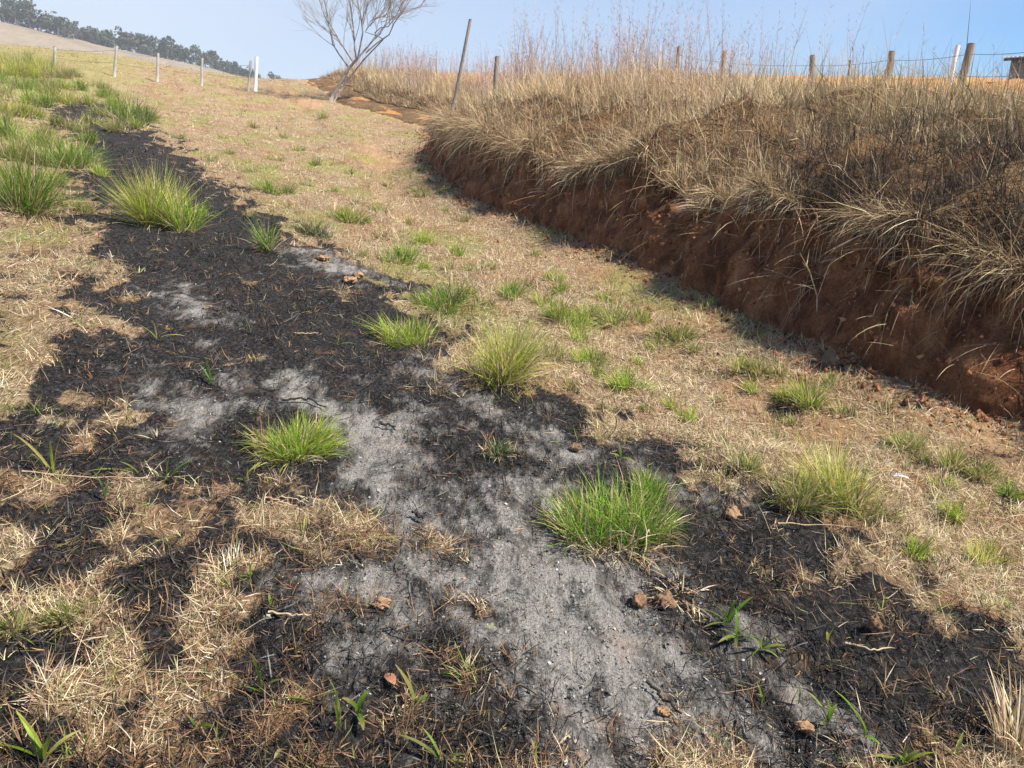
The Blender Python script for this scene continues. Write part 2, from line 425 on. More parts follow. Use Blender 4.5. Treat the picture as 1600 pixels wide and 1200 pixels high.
def bank_mat():
    m, nt, ns, ln = new_mat('eroded_red_earth')
    pos = geo_pos(nt)
    n1 = noise_node(nt, stretched(nt, pos, (0, 0, 0), (5, 5, 2.2)), 1.0, 6, .7)
    red = ramp(nt, n1, [(.30, (.10, .040, .022)), (.44, (.24, .100, .050)), (.55, (.40, .185, .090)), (.72, (.60, .34, .175))])
    fine = noise_node(nt, pos, 55, 5, .7)
    red = mixc(nt, .8, red, ramp(nt, fine, [(.3, (.55, .5, .48)), (.55, (1, 1, 1)), (.75, (1.25, 1.22, 1.2))]), 'MULTIPLY')
    th, streaks = straw_litter(nt, pos)
    th = mixc(nt, 1.0, th, (.78, .68, .58), 'MULTIPLY')
    dark = noise_node(nt, pos, 2.2, 5, .7)
    th = mixc(nt, ramp(nt, dark, [(.50, (0, 0, 0)), (.68, (.8, .8, .8))]), th, (.075, .055, .042))
    e = math_(nt, 'MULTIPLY', math_(nt, 'SUBTRACT', noise_node(nt, pos, 8, 5, .7), .5), 1.2)
    c = mixc(nt, ramp(nt, math_(nt, 'ADD', attr(nt, 'thatch'), e), [(.4, (0, 0, 0)), (.6, (1, 1, 1))]), red, th)
    orange = mixc(nt, noise_node(nt, pos, 1.1, 5, .65), (.68, .30, .095), (.76, .44, .19))
    c = mixc(nt, ramp(nt, math_(nt, 'ADD', attr(nt, 'soil'), math_(nt, 'MULTIPLY', e, .6)), [(.4, (0, 0, 0)), (.6, (1, 1, 1))]), c, orange)
    bump = math_(nt, 'ADD', noise_node(nt, stretched(nt, pos, (0, 0, 0), (16, 16, 7)), 1.0, 6, .75), math_(nt, 'MULTIPLY', fine, .5))
    finish(nt, c, .95, bump, 1.0, .11, .1); return m
M['ground'] = ground_mat(); M['bank'] = bank_mat()

def simple_mat(name, c1, c2, scale=8, rough=.85, bs=.4, bd=.01, stretch=None, spec=.2, detail=5):
    m, nt, ns, ln = new_mat(name)
    tc = nt.nodes.new('ShaderNodeTexCoord').outputs['Object']
    vec = stretched(nt, tc, (0, 0, 0), stretch) if stretch else tc
    f = noise_node(nt, vec, scale, detail, .65)
    finish(nt, ramp(nt, f, [(.32, c1), (.68, c2)]), rough, f, bs, bd, spec); return m
M['wood'] = simple_mat('weathered_grey_wood', (.11, .095, .08), (.34, .30, .25), 6, .9, .6, .01, (8, 8, .8))
M['pale_wood'] = simple_mat('pale_post', (.26, .245, .22), (.52, .50, .46), 6, .85, .3, .005, (6, 6, 1))
M['white_post'] = simple_mat('whitewashed_post', (.66, .68, .70), (.82, .83, .84), 5, .7, .2, .004)
M['wire'] = simple_mat('galvanised_wire', (.12, .12, .125), (.2, .2, .2), 30, .6, 0, .001)
M['bark'] = simple_mat('pale_bark', (.17, .152, .135), (.42, .39, .355), 5, .9, .5, .01, (3, 3, 1))
M['clod'] = simple_mat('baked_clay', (.12, .075, .05), (.50, .31, .17), 18, .95, .8, .012)
M['clod_dark'] = simple_mat('scorched_clod', (.06, .04, .03), (.36, .22, .12), 16, .95, .8, .012)
M['stick'] = simple_mat('dry_stick', (.26, .18, .10), (.58, .46, .29), 14, .8, .3, .003)
M['charstick'] = simple_mat('charred_stick', (.010, .009, .009), (.05, .046, .043), 20, .9, .5, .004)
M['litter'] = simple_mat('white_paper', (.78, .78, .80), (.86, .86, .86), 10, .6, .1, .002)
M['leaf'] = simple_mat('fallen_leaf', (.20, .095, .055), (.36, .19, .115), 30, .7, .2, .002)
M['hut_wall'] = simple_mat('weathered_boards', (.12, .11, .11), (.25, .235, .23), 3, .9, .3, .01, (1, 1, 6))
M['hut_roof'] = simple_mat('fibre_cement_roof', (.42, .41, .40), (.60, .59, .57), 3, .8, .2, .01)
M['hut_dark'] = simple_mat('dark_rafter', (.03, .026, .022), (.07, .06, .05), 6, .9, .3, .01)

# ------------------------------------------------------------------ setting: ground, bank, valley and hill
def grid_faces(a, b):
    i, j = np.meshgrid(np.arange(a-1), np.arange(b-1), indexing='ij')
    q = i*b + j
    return np.stack([q, q+b, q+b+1, q+1], -1).reshape(-1, 4)
def u_steps(a0, d0, g, end):
    out = [a0]
    while out[-1] < end: out.append(out[-1] + d0*(1 + g*max(0, out[-1]-a0)))
    return out
us = np.array(list(np.linspace(-14, .6, 36))[:-1] + u_steps(.7, .021, .42, 105))
vs = np.array(sorted([-3 - x for x in u_steps(0, .024, .30, 57)][1:] + list(np.arange(-3, 4.6, .027)) + list(np.arange(4.65, 6.6, .12))))
U, Vv = np.meshgrid(us, vs, indexing='ij')
Z = ground_z(U, Vv)
# tuck the ground under the bank
Z = Z - .5*sstep(Vv - base_v(U), .12, .5)
burn, ash = masks(U, Vv)
Z = Z - .012*burn + ash*(.012*fbm(U*7, Vv*11, 90, 3) + .007*fbm(U*26, Vv*30, 91, 2))
X, Y = uv2xy(U, Vv)
green = sstep(fbm(U*.5, Vv*.9, 95, 3), -.05, .55)*(1-burn)*sstep(U, 2, 6)
green = np.maximum(green, sstep(-Vv, 2.2, 4.2)*sstep(U, 8, 13)*(1-burn))
soil = sstep(np.exp(-((U-17)/3.5)**2 - ((Vv-2.9)/.8)**2) + .25*fbm(U, Vv, 97, 3), .55, .8)*.8
soil = np.maximum(soil, sstep(np.exp(-((U-33)/4.)**2 - ((Vv-2.6)/1.)**2) + .25*fbm(U, Vv, 98, 3), .5, .8)*.8)
soil = np.maximum(soil, .75*sstep(Vv - base_v(U) + 1.1 + .7*fbm(U*1.3, Vv*1.6, 96, 3), .2, 1.0)*sstep(-U, -9, -5))
soil = np.maximum(soil, .8*sstep(.22 - np.abs(Vv - base_v(U) + .05) + .12*noise(U*4, Vv*4, 99), 0, .22))
ground = mesh_obj('ground', np.stack([X, Y, Z], -1).reshape(-1, 3), grid_faces(len(us), len(vs)), M['ground'],
                  attrs={'burn': burn, 'ash': ash, 'green': green, 'soil': soil}, smooth=True)
tag(ground, 'sloping ground of burnt black strip, grey ash and dry straw', kind='structure')

ub = np.array(list(np.linspace(-14, .6, 30))[:-1] + u_steps(.7, .034, .20, 105))
sk = np.array(sorted(set(list(np.linspace(-.0, 6, 55)) + list(np.linspace(6, 12, 80)) + list(np.linspace(12, 15, 40)) + list(np.linspace(15, 17, 26)))))
Ub, Sb = np.meshgrid(ub, sk, indexing='ij')
Vb, Zb = bank_pt(Ub, Sb)
Zb = Zb - .12*(Sb < .01)
Xb, Yb = uv2xy(Ub, Vb)
thatch = sstep(Sb + 6*sstep(Ub, 15.5, 19) + .5*noise(Ub*1.3, Sb*.5, 101), 4.6, 6.2)*(1 - .40*sstep(fbm(Ub*1.1, Sb*.8, 105, 3), .26, .55)*sstep(-Sb, -10.5, -8.5))
bsoil = sstep(Vb + 1.0*noise(Ub*.2, Vb*.2, 103) + .02*Ub, 8.6, 12.0)
bsoil = np.maximum(bsoil, sstep(Ub, 15, 18)*sstep(-Sb, -7.5, -6)*sstep(fbm(Ub*.6, Sb*.6, 107, 3), -.2, .6)*.6)
bank = mesh_obj('earth_bank', np.stack([Xb, Yb, Zb], -1).reshape(-1, 3), grid_faces(len(ub), len(sk)), M['bank'],
                attrs={'thatch': thatch, 'soil': bsoil}, smooth=True)
tag(bank, 'eroded red earth bank with thatch of dry grass on top', kind='structure')

# far valley floor and hill: one sheet out to the horizon
HP = np.array([-300.0, 262.0]); HD = np.array([.80, .60]); HN = np.array([-.60, .80])     # ridge line, running down to the right
def hill_z(x, y):
    w = (x-HP[0])*HD[0] + (y-HP[1])*HD[1]; q = (x-HP[0])*HN[0] + (y-HP[1])*HN[1]
    crest = np.interp(w, [-400, -120, 0, 60, 100, 140, 170, 200, 260, 340, 500], [118, 106, 84, 64, 54.5, 49, 43.5, 38, 27, 14, 2]) + 24
    prof = np.where(q < 0, np.exp(-(q/125.0)**2), np.exp(-(q/260.0)**2))
    return -24 + crest*prof + 2.2*fbm(x*.012, y*.012, 110, 4)*sstep(np.hypot(x, y), 90, 200)
def far_mat():
    m, nt, ns, ln = new_mat('dry_pasture')
    pos = geo_pos(nt)
    f = noise_node(nt, pos, .06, 6, .65); g = noise_node(nt, stretched(nt, pos, (0, 0, .6), (.5, .12, .4)), 1.0, 5, .7)
    c = ramp(nt, f, [(.3, (.22, .185, .13)), (.5, (.29, .235, .175)), (.7, (.32, .25, .19))])
    c = mixc(nt, .5, c, ramp(nt, g, [(.35, (.6, .62, .5)), (.65, (1.1, 1.1, 1.1))]), 'MULTIPLY')
    finish(nt, c, .95, g, .5, .5, .1); return m
M['far'] = far_mat()
gx = np.linspace(-900, 320, 140); gy = np.linspace(-160, 900, 120)
GX, GY = np.meshgrid(gx, gy, indexing='ij')
hill = mesh_obj('valley_and_hill', np.stack([GX, GY, hill_z(GX, GY)], -1).reshape(-1, 3), grid_faces(len(gx), len(gy)), M['far'], smooth=True)
tag(hill, 'far dry pasture hillside below the woodland', kind='structure')

# ------------------------------------------------------------------ far woodland
def foliage_mat(name, rough=.7):
    m, nt, ns, ln = new_mat(name); c = attr(nt, 'col', 'Color')
    p = ns.new('ShaderNodeBsdfPrincipled'); ln.new(c, p.inputs['Base Color']); p.inputs['Roughness'].default_value = rough
    p.inputs['Specular IOR Level'].default_value = .15
    o = ns.new('ShaderNodeOutputMaterial'); ln.new(p.outputs[0], o.inputs['Surface']); return m
M['foliage'] = foliage_mat('woodland_foliage')
def quads(cent, size, col):
    n = len(cent); a = rng.normal(size=(n, 3)); a /= np.linalg.norm(a, axis=1)[:, None]
    b = np.cross(a, rng.normal(size=(n, 3))); b /= np.linalg.norm(b, axis=1)[:, None]
    s = np.asarray(size)[:, None]
    V = np.stack([cent + a*s, cent + b*s*.7, cent - a*s, cent - b*s*.7], 1).reshape(-1, 3)
    F = np.arange(4*n).reshape(-1, 4)
    return V, [F], np.repeat(col, 4, 0)
def crown(mb, c, r, h, col, n, leaf):
    # several overlapping lobes, leaves near their skins
    nl = rng.integers(5, 9)
    lc = np.stack([rng.normal(0, r*.42, nl), rng.normal(0, r*.42, nl), rng.uniform(.35, .92, nl)*h], 1)
    lr = rng.uniform(.30, .55, nl)*r
    k = rng.integers(0, nl, n); d = rng.normal(size=(n, 3)); d /= np.linalg.norm(d, axis=1)[:, None]
    P = c + lc[k] + d*(lr[k]*rng.uniform(.55, 1.08, n))[:, None]*np.array([1, 1, .85])
    cc = col[None]*(1 + rng.normal(0, .22, (n, 1)))*(1 + rng.normal(0, .06, (nl, 1)))[k]
    mb.add(*quads(P, rng.uniform(.6, 1.25, n)*leaf, np.clip(cc, .004, .5)))
    mb.tube([c + [0, 0, -1], c + [.1, 0, h*.4], c + [.2, .1, h*.7]], [r*.06, r*.045, r*.02], 5, (.16, .14, .12))
wood = MB()
WPAL = [(.065, .085, .045), (.078, .098, .052), (.055, .074, .042), (.098, .11, .062), (.088, .085, .058)]
ntree = 0
for k in range(480):
    w = rng.uniform(-60, 290); row = rng.uniform(0, 1)
    q = rng.uniform(-16, 22) - (4 if w > 120 else 0)
    x, y = HP + HD*w + HN*q
    if noise(w*.05, q*.06, 120) < -.75: continue
    h = rng.uniform(5.5, 9.5)*(1.0 + .25*float(noise(w*.045, q*.0, 121)))*np.interp(w, [0, 150, 230, 290], [1.05, 1, .8, .6])
    crown(wood, np.array([x, y, hill_z(x, y) - .3]), h*rng.uniform(.32, .62), h*rng.uniform(.8, 1.15), np.array(WPAL[rng.integers(0, 5)]), 170, .6)
for k in range(36):                            # a run of bushes coming down the pasture
    f = rng.uniform(0, 1)
    a = at_depth(24 + 70*f + rng.normal(0, 4), 66 + 34*f + rng.normal(0, 3), 190.0)
    x, y = a[0], a[1]
    d = np.array([x, y])/np.hypot(x, y); r = np.linspace(120, 330, 400)
    el = (hill_z(d[0]*r, d[1]*r) - 1.6)/r; want = (a[2]-1.6)/np.hypot(x, y)
    i = int(np.argmax(el > want)) if (el > want).any() else 200
    x, y = d*r[i]
    crown(wood, np.array([x, y, hill_z(x, y) - .3]), rng.uniform(1.8, 3.2), rng.uniform(3, 5), np.array(WPAL[rng.integers(0, 3)]), 120, .45)
tag(wood.build('woodland', M['foliage']), 'hazy dark woodland along the far hill ridge', kind='stuff')

# ------------------------------------------------------------------ straw litter, char and stubble on the ground
STRAW = [(.65, .53, .34), (.57, .44, .27), (.72, .62, .45), (.42, .29, .175), (.25, .16, .10), (.50, .48, .25)]
def polar_sample(n, r0, r1, half, power=0.0):
    a = rng.uniform(-half, half, n); q = rng.random(n)
    r = np.exp(np.log(r0) + q*(np.log(r1)-np.log(r0)))
    return r*np.sin(a), r*np.cos(a), r
def ground_pts(n, r0=1.25, r1=48, half=radians(46)):
    x, y, r = polar_sample(n, r0, r1, half); u, v = xy2uv(x, y)
    k = (v < base_v(u) + .12) & (u < 52)
    return u[k], v[k], r[k]
def zg(u, v):
    b, a = masks(u, v); return ground_z(u, v) - .012*b, b, a
# 1 flat straw
_q = [ground_pts(420000), ground_pts(205000, 1.25, 6.5)]; u, v, r = (np.concatenate([a_[i] for a_ in _q]) for i in range(3)); z, b, a = zg(u, v)
clump = fbm(u*1.1, v*1.5, 130, 3)
p = (1-b)**1.1*np.clip(.66 + 1.0*clump, .38, 1) + .028*b*(1-a)
nl = sstep(-v, -.8, .0)*sstep(-u, -6.5, -4.5); p = p*(1 - .35*nl)
k = rng.random(len(u)) < p; u, v, r, z, b = u[k], v[k], r[k], z[k], b[k]; n = len(u)
x, y = uv2xy(u, v); lod = (np.maximum(r, 3)/3)**.62
gp = sstep(fbm(u*.5, v*.9, 95, 3), .0, .6)*sstep(u, 2, 6)
c = pick(STRAW, n, [3, 3, 2.2, 2, 1.3, 1.2])
sc_ = rng.random(n) < .28*sstep(-v, -.8, .0)*sstep(-u, -6.5, -4.5) + .75*sstep(b, .06, .5) + .22*sstep(fbm(u*1.7, v*2.1, 133, 3), .0, .5)
c[sc_] = pick([(.30, .18, .10), (.20, .12, .07), (.36, .23, .13), (.10, .065, .045)], sc_.sum())
isg = rng.random(n) < .38*gp + .04
c[isg] = pick([(.24, .30, .06), (.32, .35, .10), (.18, .26, .05)], isg.sum())
th = np.where(rng.random(n) < .80, rng.uniform(1.25, 1.62, n), rng.uniform(.2, 1.2, n))
L = (rng.gamma(2.4, .015, n) + .010)*np.clip(lod**.5, 1, 2.2)
root = np.stack([x, y, z + rng.uniform(-.002, .016, n)], 1)
V, F, C = blades(root, rng.uniform(0, 2*pi, n), L, rng.uniform(.0012, .0029, n)*lod, th, rng.normal(0, .5, n), c, 2)
o = mesh_obj('straw_litter', V, F, M['straw'], cols=C); tag(o, 'matted dry straw and short stubble covering the unburnt ground', kind='stuff')
print('straw', n)
# 2 charred litter on the black strip
u, v, r = ground_pts(300000, 1.25, 26); z, b, a = zg(u, v)
k = rng.random(len(u)) < np.clip(b*1.2 - 1.35*a, .02, 1)*(b > .1)*np.clip(.55 + 1.2*fbm(u*3.2, v*3.8, 135, 3), .08, 1); u, v, r, z, a = u[k], v[k], r[k], z[k], a[k]; n = len(u)
x, y = uv2xy(u, v); lod = (np.maximum(r, 3)/3)**.62
c = pick([(.014, .013, .013), (.030, .028, .027), (.060, .056, .052), (.15, .145, .14), (.12, .075, .045), (.30, .21, .13)], n, [5, 4, 2.2, 1.1, .5, .12])
th = np.where(rng.random(n) < .86, rng.uniform(1.2, 1.6, n), rng.uniform(.1, 1.2, n))
V, F, C = blades(np.stack([x, y, z + rng.uniform(-.004, .010, n)], 1), rng.uniform(0, 2*pi, n), rng.gamma(2.2, .014, n)*lod**.4 + .008,
                 rng.uniform(.0014, .0046, n)*lod, th, rng.normal(0, .5, n), c, 2)
o = mesh_obj('charred_litter', V, F, M['char'], cols=C); tag(o, 'charred grass stubble and black flakes on the burnt strip', kind='stuff')
print('char', n)
# 3 ash crumbs
u, v, r = ground_pts(170000, 1.25, 14); z, b, a = zg(u, v)
k = rng.random(len(u)) < a*.5 + .03*b; u, v, r, z = u[k], v[k], r[k], z[k]; n = len(u); x, y = uv2xy(u, v)
c = pick([(.22, .218, .215), (.30, .296, .29), (.37, .365, .355), (.14, .14, .14), (.04, .04, .04), (.42, .31, .23)], n, [3, 3, .5, 2.0, 2.0, .6])
mb = MB(); mb.add(*quads(np.stack([x, y, z + rng.uniform(-.002, .005, n)], 1), rng.gamma(2, .0012, n)*(np.maximum(r, 3)/3)**.5 + .0015, c))
tag(mb.build('ash_crumbs', M['char']), 'pale grey ash crumbs and flakes lying on the burnt strip', kind='stuff')

# 4 stubble clumps that give the mat its relief
u, v, r = ground_pts(46000, 1.25, 40); z, b, a = zg(u, v)
cl = fbm(u*1.4, v*1.9, 190, 3)
k = rng.random(len(u)) < (1-b)*np.clip(.25 + 1.1*cl, .03, 1) + .07*b*(1-a); u, v, r, b = u[k], v[k], r[k], b[k]
m = 9; n0 = len(u); lod = np.repeat((np.maximum(r, 3)/3)**.6, m)
rad_ = np.repeat(rng.uniform(.008, .03, n0), m)*lod**.5; aa = rng.uniform(0, 2*pi, n0*m)
uu = np.repeat(u, m) + np.cos(aa)*rad_; vv = np.repeat(v, m) + np.sin(aa)*rad_; x, y = uv2xy(uu, vv)
gp = sstep(fbm(u*.5, v*.9, 95, 3), -.1, .5)*sstep(u, 2, 6)
gk = rng.random(n0) < .08 + .60*gp + .5*sstep(-v, 2.2, 4.2)*sstep(u, 8, 13)
c0 = np.where(gk[:, None], pick([(.27, .32, .07), (.36, .37, .11), (.19, .27, .05)], n0), pick(STRAW, n0, [3, 3, 2.2, 2, 1.3, .8]))
c0 = np.where((rng.random(n0) < b)[:, None], pick([(.03, .028, .026), (.07, .055, .045), (.25, .16, .09)], n0), c0)
c = np.repeat(c0, m, 0)*(1 + rng.normal(0, .16, (n0*m, 1)))
V, F, C = blades(np.stack([x, y, ground_z(uu, vv) - .006], 1), aa + rng.normal(0, 1.0, n0*m), np.repeat(rng.gamma(5, .010, n0), m)*rng.uniform(.5, 1.3, n0*m)*lod**.35,
                 rng.uniform(.0018, .0036, n0*m)*lod, rng.uniform(.1, 1.25, n0*m), rng.uniform(0, .7, n0*m), np.clip(c, .004, .9), 2)
o = mesh_obj('stubble', V, F, M['straw'], cols=C); tag(o, 'short dry grass stubble in small clumps over the slope', kind='stuff')
# 5 crumbled earth at the foot of the bank and lumps standing out of its face
u = np.exp(rng.uniform(np.log(1.8), np.log(24), 5200)) - .8; w_ = rng.gamma(1.6, .11, len(u)) - .06; v = base_v(u) - w_
zc = ground_z(u, v)
u2 = np.exp(rng.uniform(np.log(1.8), np.log(20), 6500)) - .8; v2, z2 = bank_pt(u2, rng.uniform(.2, 6.2, len(u2)))
u = np.concatenate([u, u2]); v = np.concatenate([v, v2]); zc = np.concatenate([zc, z2]); x, y = uv2xy(u, v); n = len(u); sz = rng.gamma(1.1, .0062, n)*np.clip((np.hypot(x, y)/4)**.4, 1, 2) + .002; sz = np.minimum(sz, .024)
oc = np.array([[1,0,0],[0,1,0],[-1,0,0],[0,-1,0],[0,0,1],[0,0,-1.0]]); of = np.array([[0,1,4],[1,2,4],[2,3,4],[3,0,4],[1,0,5],[2,1,5],[3,2,5],[0,3,5]])
V = np.stack([x, y, zc + sz*.3], 1)[:, None] + oc[None]*sz[:, None, None]*rng.uniform(.35, 1.5, (n, 6, 1)) + rng.normal(0, .3, (n, 6, 3))*sz[:, None, None]
cc = pick([(.30, .13, .065), (.22, .09, .045), (.40, .20, .10), (.13, .06, .035)], n)
mb = MB(); mb.add(V.reshape(-1, 3), [(of[None] + 6*np.arange(n)[:, None, None]).reshape(-1, 3)], np.repeat(cc, 6, 0))
tag(mb.build('earth_crumbs', M['char']), 'crumbled red earth lumps on and below the cut bank', kind='stuff')

# ------------------------------------------------------------------ dry grass on the bank
def bank_sample(n, s0, s1, u0=.8, u1=46):
    uu = np.exp(rng.uniform(np.log(u0+1), np.log(u1+1), n)) - 1; s = rng.uniform(s0, s1, n)
    v, z = bank_pt(uu, s); x, y = uv2xy(uu, v); r = np.hypot(x, y)
    keep = (np.abs(np.arctan2(x, y)) < radians(48)) & (r > 1.5)
    return uu[keep], s[keep], v[keep], np.stack([x, y, z], 1)[keep], r[keep]
BROWN = [(.55, .42, .25), (.43, .305, .175), (.29, .185, .105), (.68, .55, .36), (.14, .09, .058), (.050, .038, .030), (.42, .36, .20)]
parts = MB()
DOWN = math.atan2(-SA, -CA)                    # heading of "down the face", towards the track
# matted thatch on the upper slope
uu, s, v, P, r = bank_sample(175000, 5.2, 13.2)
dk = fbm(uu*.9, v*1.1, 140, 3); kk = rng.random(len(uu)) > .7*sstep(fbm(uu*1.1, s*.8, 105, 3), .22, .5)*sstep(-s, -10.5, -8.5)
uu, s, v, P, r, dk = uu[kk], s[kk], v[kk], P[kk], r[kk], dk[kk]; n = len(uu); lod = np.clip((r/4.5)**.6, .9, 3)
c = np.where((rng.random(n) < sstep(dk, .15, .65)*.5)[:, None], pick([(.045, .035, .028), (.11, .075, .05), (.19, .12, .075)], n), pick(BROWN, n, [3, 3, 2.4, 2, 1.4, .8, 1]))
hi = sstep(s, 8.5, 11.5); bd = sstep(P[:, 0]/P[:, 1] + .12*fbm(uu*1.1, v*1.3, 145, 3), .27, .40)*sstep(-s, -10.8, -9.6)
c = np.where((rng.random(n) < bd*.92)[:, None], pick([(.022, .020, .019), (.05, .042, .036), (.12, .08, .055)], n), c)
c = c*(1-hi[:, None]*.6) + hi[:, None]*.6*pick([(.66, .52, .31), (.56, .42, .24), (.48, .42, .20)], n)
az = np.where(rng.random(n) < .6, rng.uniform(0, 2*pi, n), DOWN + rng.normal(0, 1.0, n)) + 1.6*noise(uu*2.1, v*2.1, 146)
parts.blades(P + [0, 0, -.01], az, rng.gamma(2.6, .060, n)*(.75 + .5*hi)*np.clip(lod, 1, 1.4), rng.uniform(.0025, .0055, n)*lod, rng.uniform(.15, 1.5, n)*(1-.45*hi), rng.normal(.3, .7, n), c, 2)
# straw curtain over the lip of the cut
uu, s, v, P, r = bank_sample(44000, 4.3, 6.3)
n = len(uu); cl = sstep(noise(uu*1.4, 0*uu, 150) + .6*noise(uu*5, 0*uu, 151) + .7*sstep(uu, 6.5, 11), -.05, .5); k = (rng.random(n) < .06 + .94*cl) & (uu < 17.5)
uu, P, r, cl = uu[k], P[k], r[k], cl[k]; n = len(uu); lod = np.clip((r/4.5)**.6, .9, 3)
parts.blades(P, DOWN + rng.normal(0, 1.15, n) + 1.5*noise(uu*3.1, 0*uu, 153), rng.gamma(2.2, .080, n)*(.45 + .8*cl)*(1 + .6*sstep(uu, 7, 12)), rng.uniform(.002, .0045, n)*lod, rng.uniform(.4, 1.6, n), rng.uniform(.2, 2.1, n),
             pick(BROWN, n, [3, 3, 2.5, 2.2, 1.6, .8, .6]), 3)
# pale tussocks along the top
uu, s, v, P, r = bank_sample(95000, 8.9, 13.7, 1.5, 48)
n = len(uu); cl = sstep(fbm(uu*.7, v*.9, 160, 2), -.35, .35); k = rng.random(n) < .2 + .8*cl
k &= rng.random(n) > .88*sstep(P[:, 0]/P[:, 1], .22, .36)
uu, v, P, r = uu[k], v[k], P[k], r[k]; n = len(uu); lod = np.clip((r/6)**.62, .9, 3)
hue = sstep(fbm(uu*.35, v*.4, 165, 2), -.2, .5)[:, None]
c = pick([(.80, .66, .42), (.72, .57, .34), (.60, .45, .26)], n)*(1-hue) + pick([(.64, .45, .26), (.55, .37, .21), (.72, .55, .34)], n)*hue
parts.blades(P + [0, 0, -.02], rng.uniform(0, 2*pi, n), rng.gamma(6, .062, n)*np.interp(uu, [0, 5, 8, 13, 30, 50], [.28, .38, .70, 1.15, 1.0, .8])*(.65 + .7*sstep(fbm(uu*.9, v*1.1, 166, 2), -.4, .5)), rng.uniform(.0025, .005, n)*lod, rng.uniform(.0, .5, n), rng.uniform(.0, .9, n), c, 3)
# roots and thin stems lying down the cut face
uu, s, v, P, r = bank_sample(2600, .8, 5.0, 1.0, 20)
n = len(uu)
parts.blades(P + np.array([-CA, -SA, 0])*.03, DOWN + rng.normal(0, 1.2, n), rng.gamma(4, .06, n), rng.uniform(.002, .005, n)*np.clip((r/4.5)**.6, .9, 3), rng.uniform(1.2, 2.6, n), rng.uniform(.2, .9, n), pick(BROWN, n), 4)
tag(parts.build('dry_bank_grass', M['straw']), 'dry brown and straw coloured grass matted over the bank', kind='stuff')
# tall seed stalks along the skyline
st = MB()
uu, s, v, P, r = bank_sample(15000, 9.3, 13.6, 3, 44)
cl = fbm(uu*.5, v*.5, 170, 2); tx = P[:, 0]/P[:, 1]; k = rng.random(len(uu)) < sstep(cl + .5*noise(uu*1.6, v*1.6, 172), -.15, .5)*np.interp(tx, [-.2, .14, .2, .36, .44], [.95, .95, .28, .16, .02]); P, r, uu = P[k], r[k], uu[k]; n = len(P)
H = rng.gamma(9, .10, n)*np.interp(uu, [0, 6, 10, 14, 44], [.35, .55, 1.0, 1.15, 1.15]); az = rng.uniform(0, 2*pi, n); lean = np.abs(rng.normal(.05, .14, n)); cu = rng.uniform(0, .35, n)
lod = np.clip((r/6)**.6, 1, 3)
pc = pick([(.46, .35, .29), (.38, .27, .23), (.54, .44, .36)], n)
st.blades(P, az, H, .0036*lod, lean, cu, pc, 4)
# feathery plume on each stalk
for j in range(14):
    f = .60 + .40*j/13 + rng.uniform(-.03, .03, n)
    th = lean + cu*f*.6
    q = P + np.stack([np.sin(th)*np.cos(az), np.sin(th)*np.sin(az), np.cos(th)], 1)*(H*f)[:, None]
    st.blades(q, rng.uniform(0, 2*pi, n), rng.uniform(.04, .13, n)*(1.15 - .6*(f-.62)/.36), .0062*lod, rng.uniform(.15, .75, n), .4, pc*[1.12, 1.0, .98], 1)
tag(st.build('seed_stalks', M['straw']), 'tall dry seed stalks with feathery heads along the bank top', kind='stuff')

# grass at the fence foot on the plateau and over the crest
fl = MB()
x, y, r = polar_sample(60000, 5, 46, radians(44)); u, v = xy2uv(x, y)
k = (v > base_v(u) + 4) & (v < 24) & (rng.random(len(u)) < .6) & (rng.random(len(u)) < (1 - sstep(v, 8, 11.5))*.9 + .12*sstep(fbm(u*.4, v*.4, 180, 2), -.1, .3))
x, y, r, u, v = x[k], y[k], r[k], u[k], v[k]; n = len(x)
gy_ = sstep(fbm(u*.3, v*.3, 181, 2), -.3, .3)[:, None]
c = pick([(.50, .42, .20), (.42, .34, .17), (.56, .47, .28)], n)*(1-gy_) + pick([(.33, .32, .12), (.42, .37, .16), (.27, .28, .10)], n)*gy_
fl.blades(np.stack([x, y, surf_z(x, y) - .02], 1), rng.uniform(0, 2*pi, n), rng.gamma(5, .022, n), rng.uniform(.003, .006, n)*np.clip((r/6)**.6, 1, 3), rng.uniform(0, .8, n), rng.uniform(0, .8, n), c, 3)
tag(fl.build('fence_side_grass', M['straw']), 'short yellowing grass on the level top by the fence', kind='stuff')

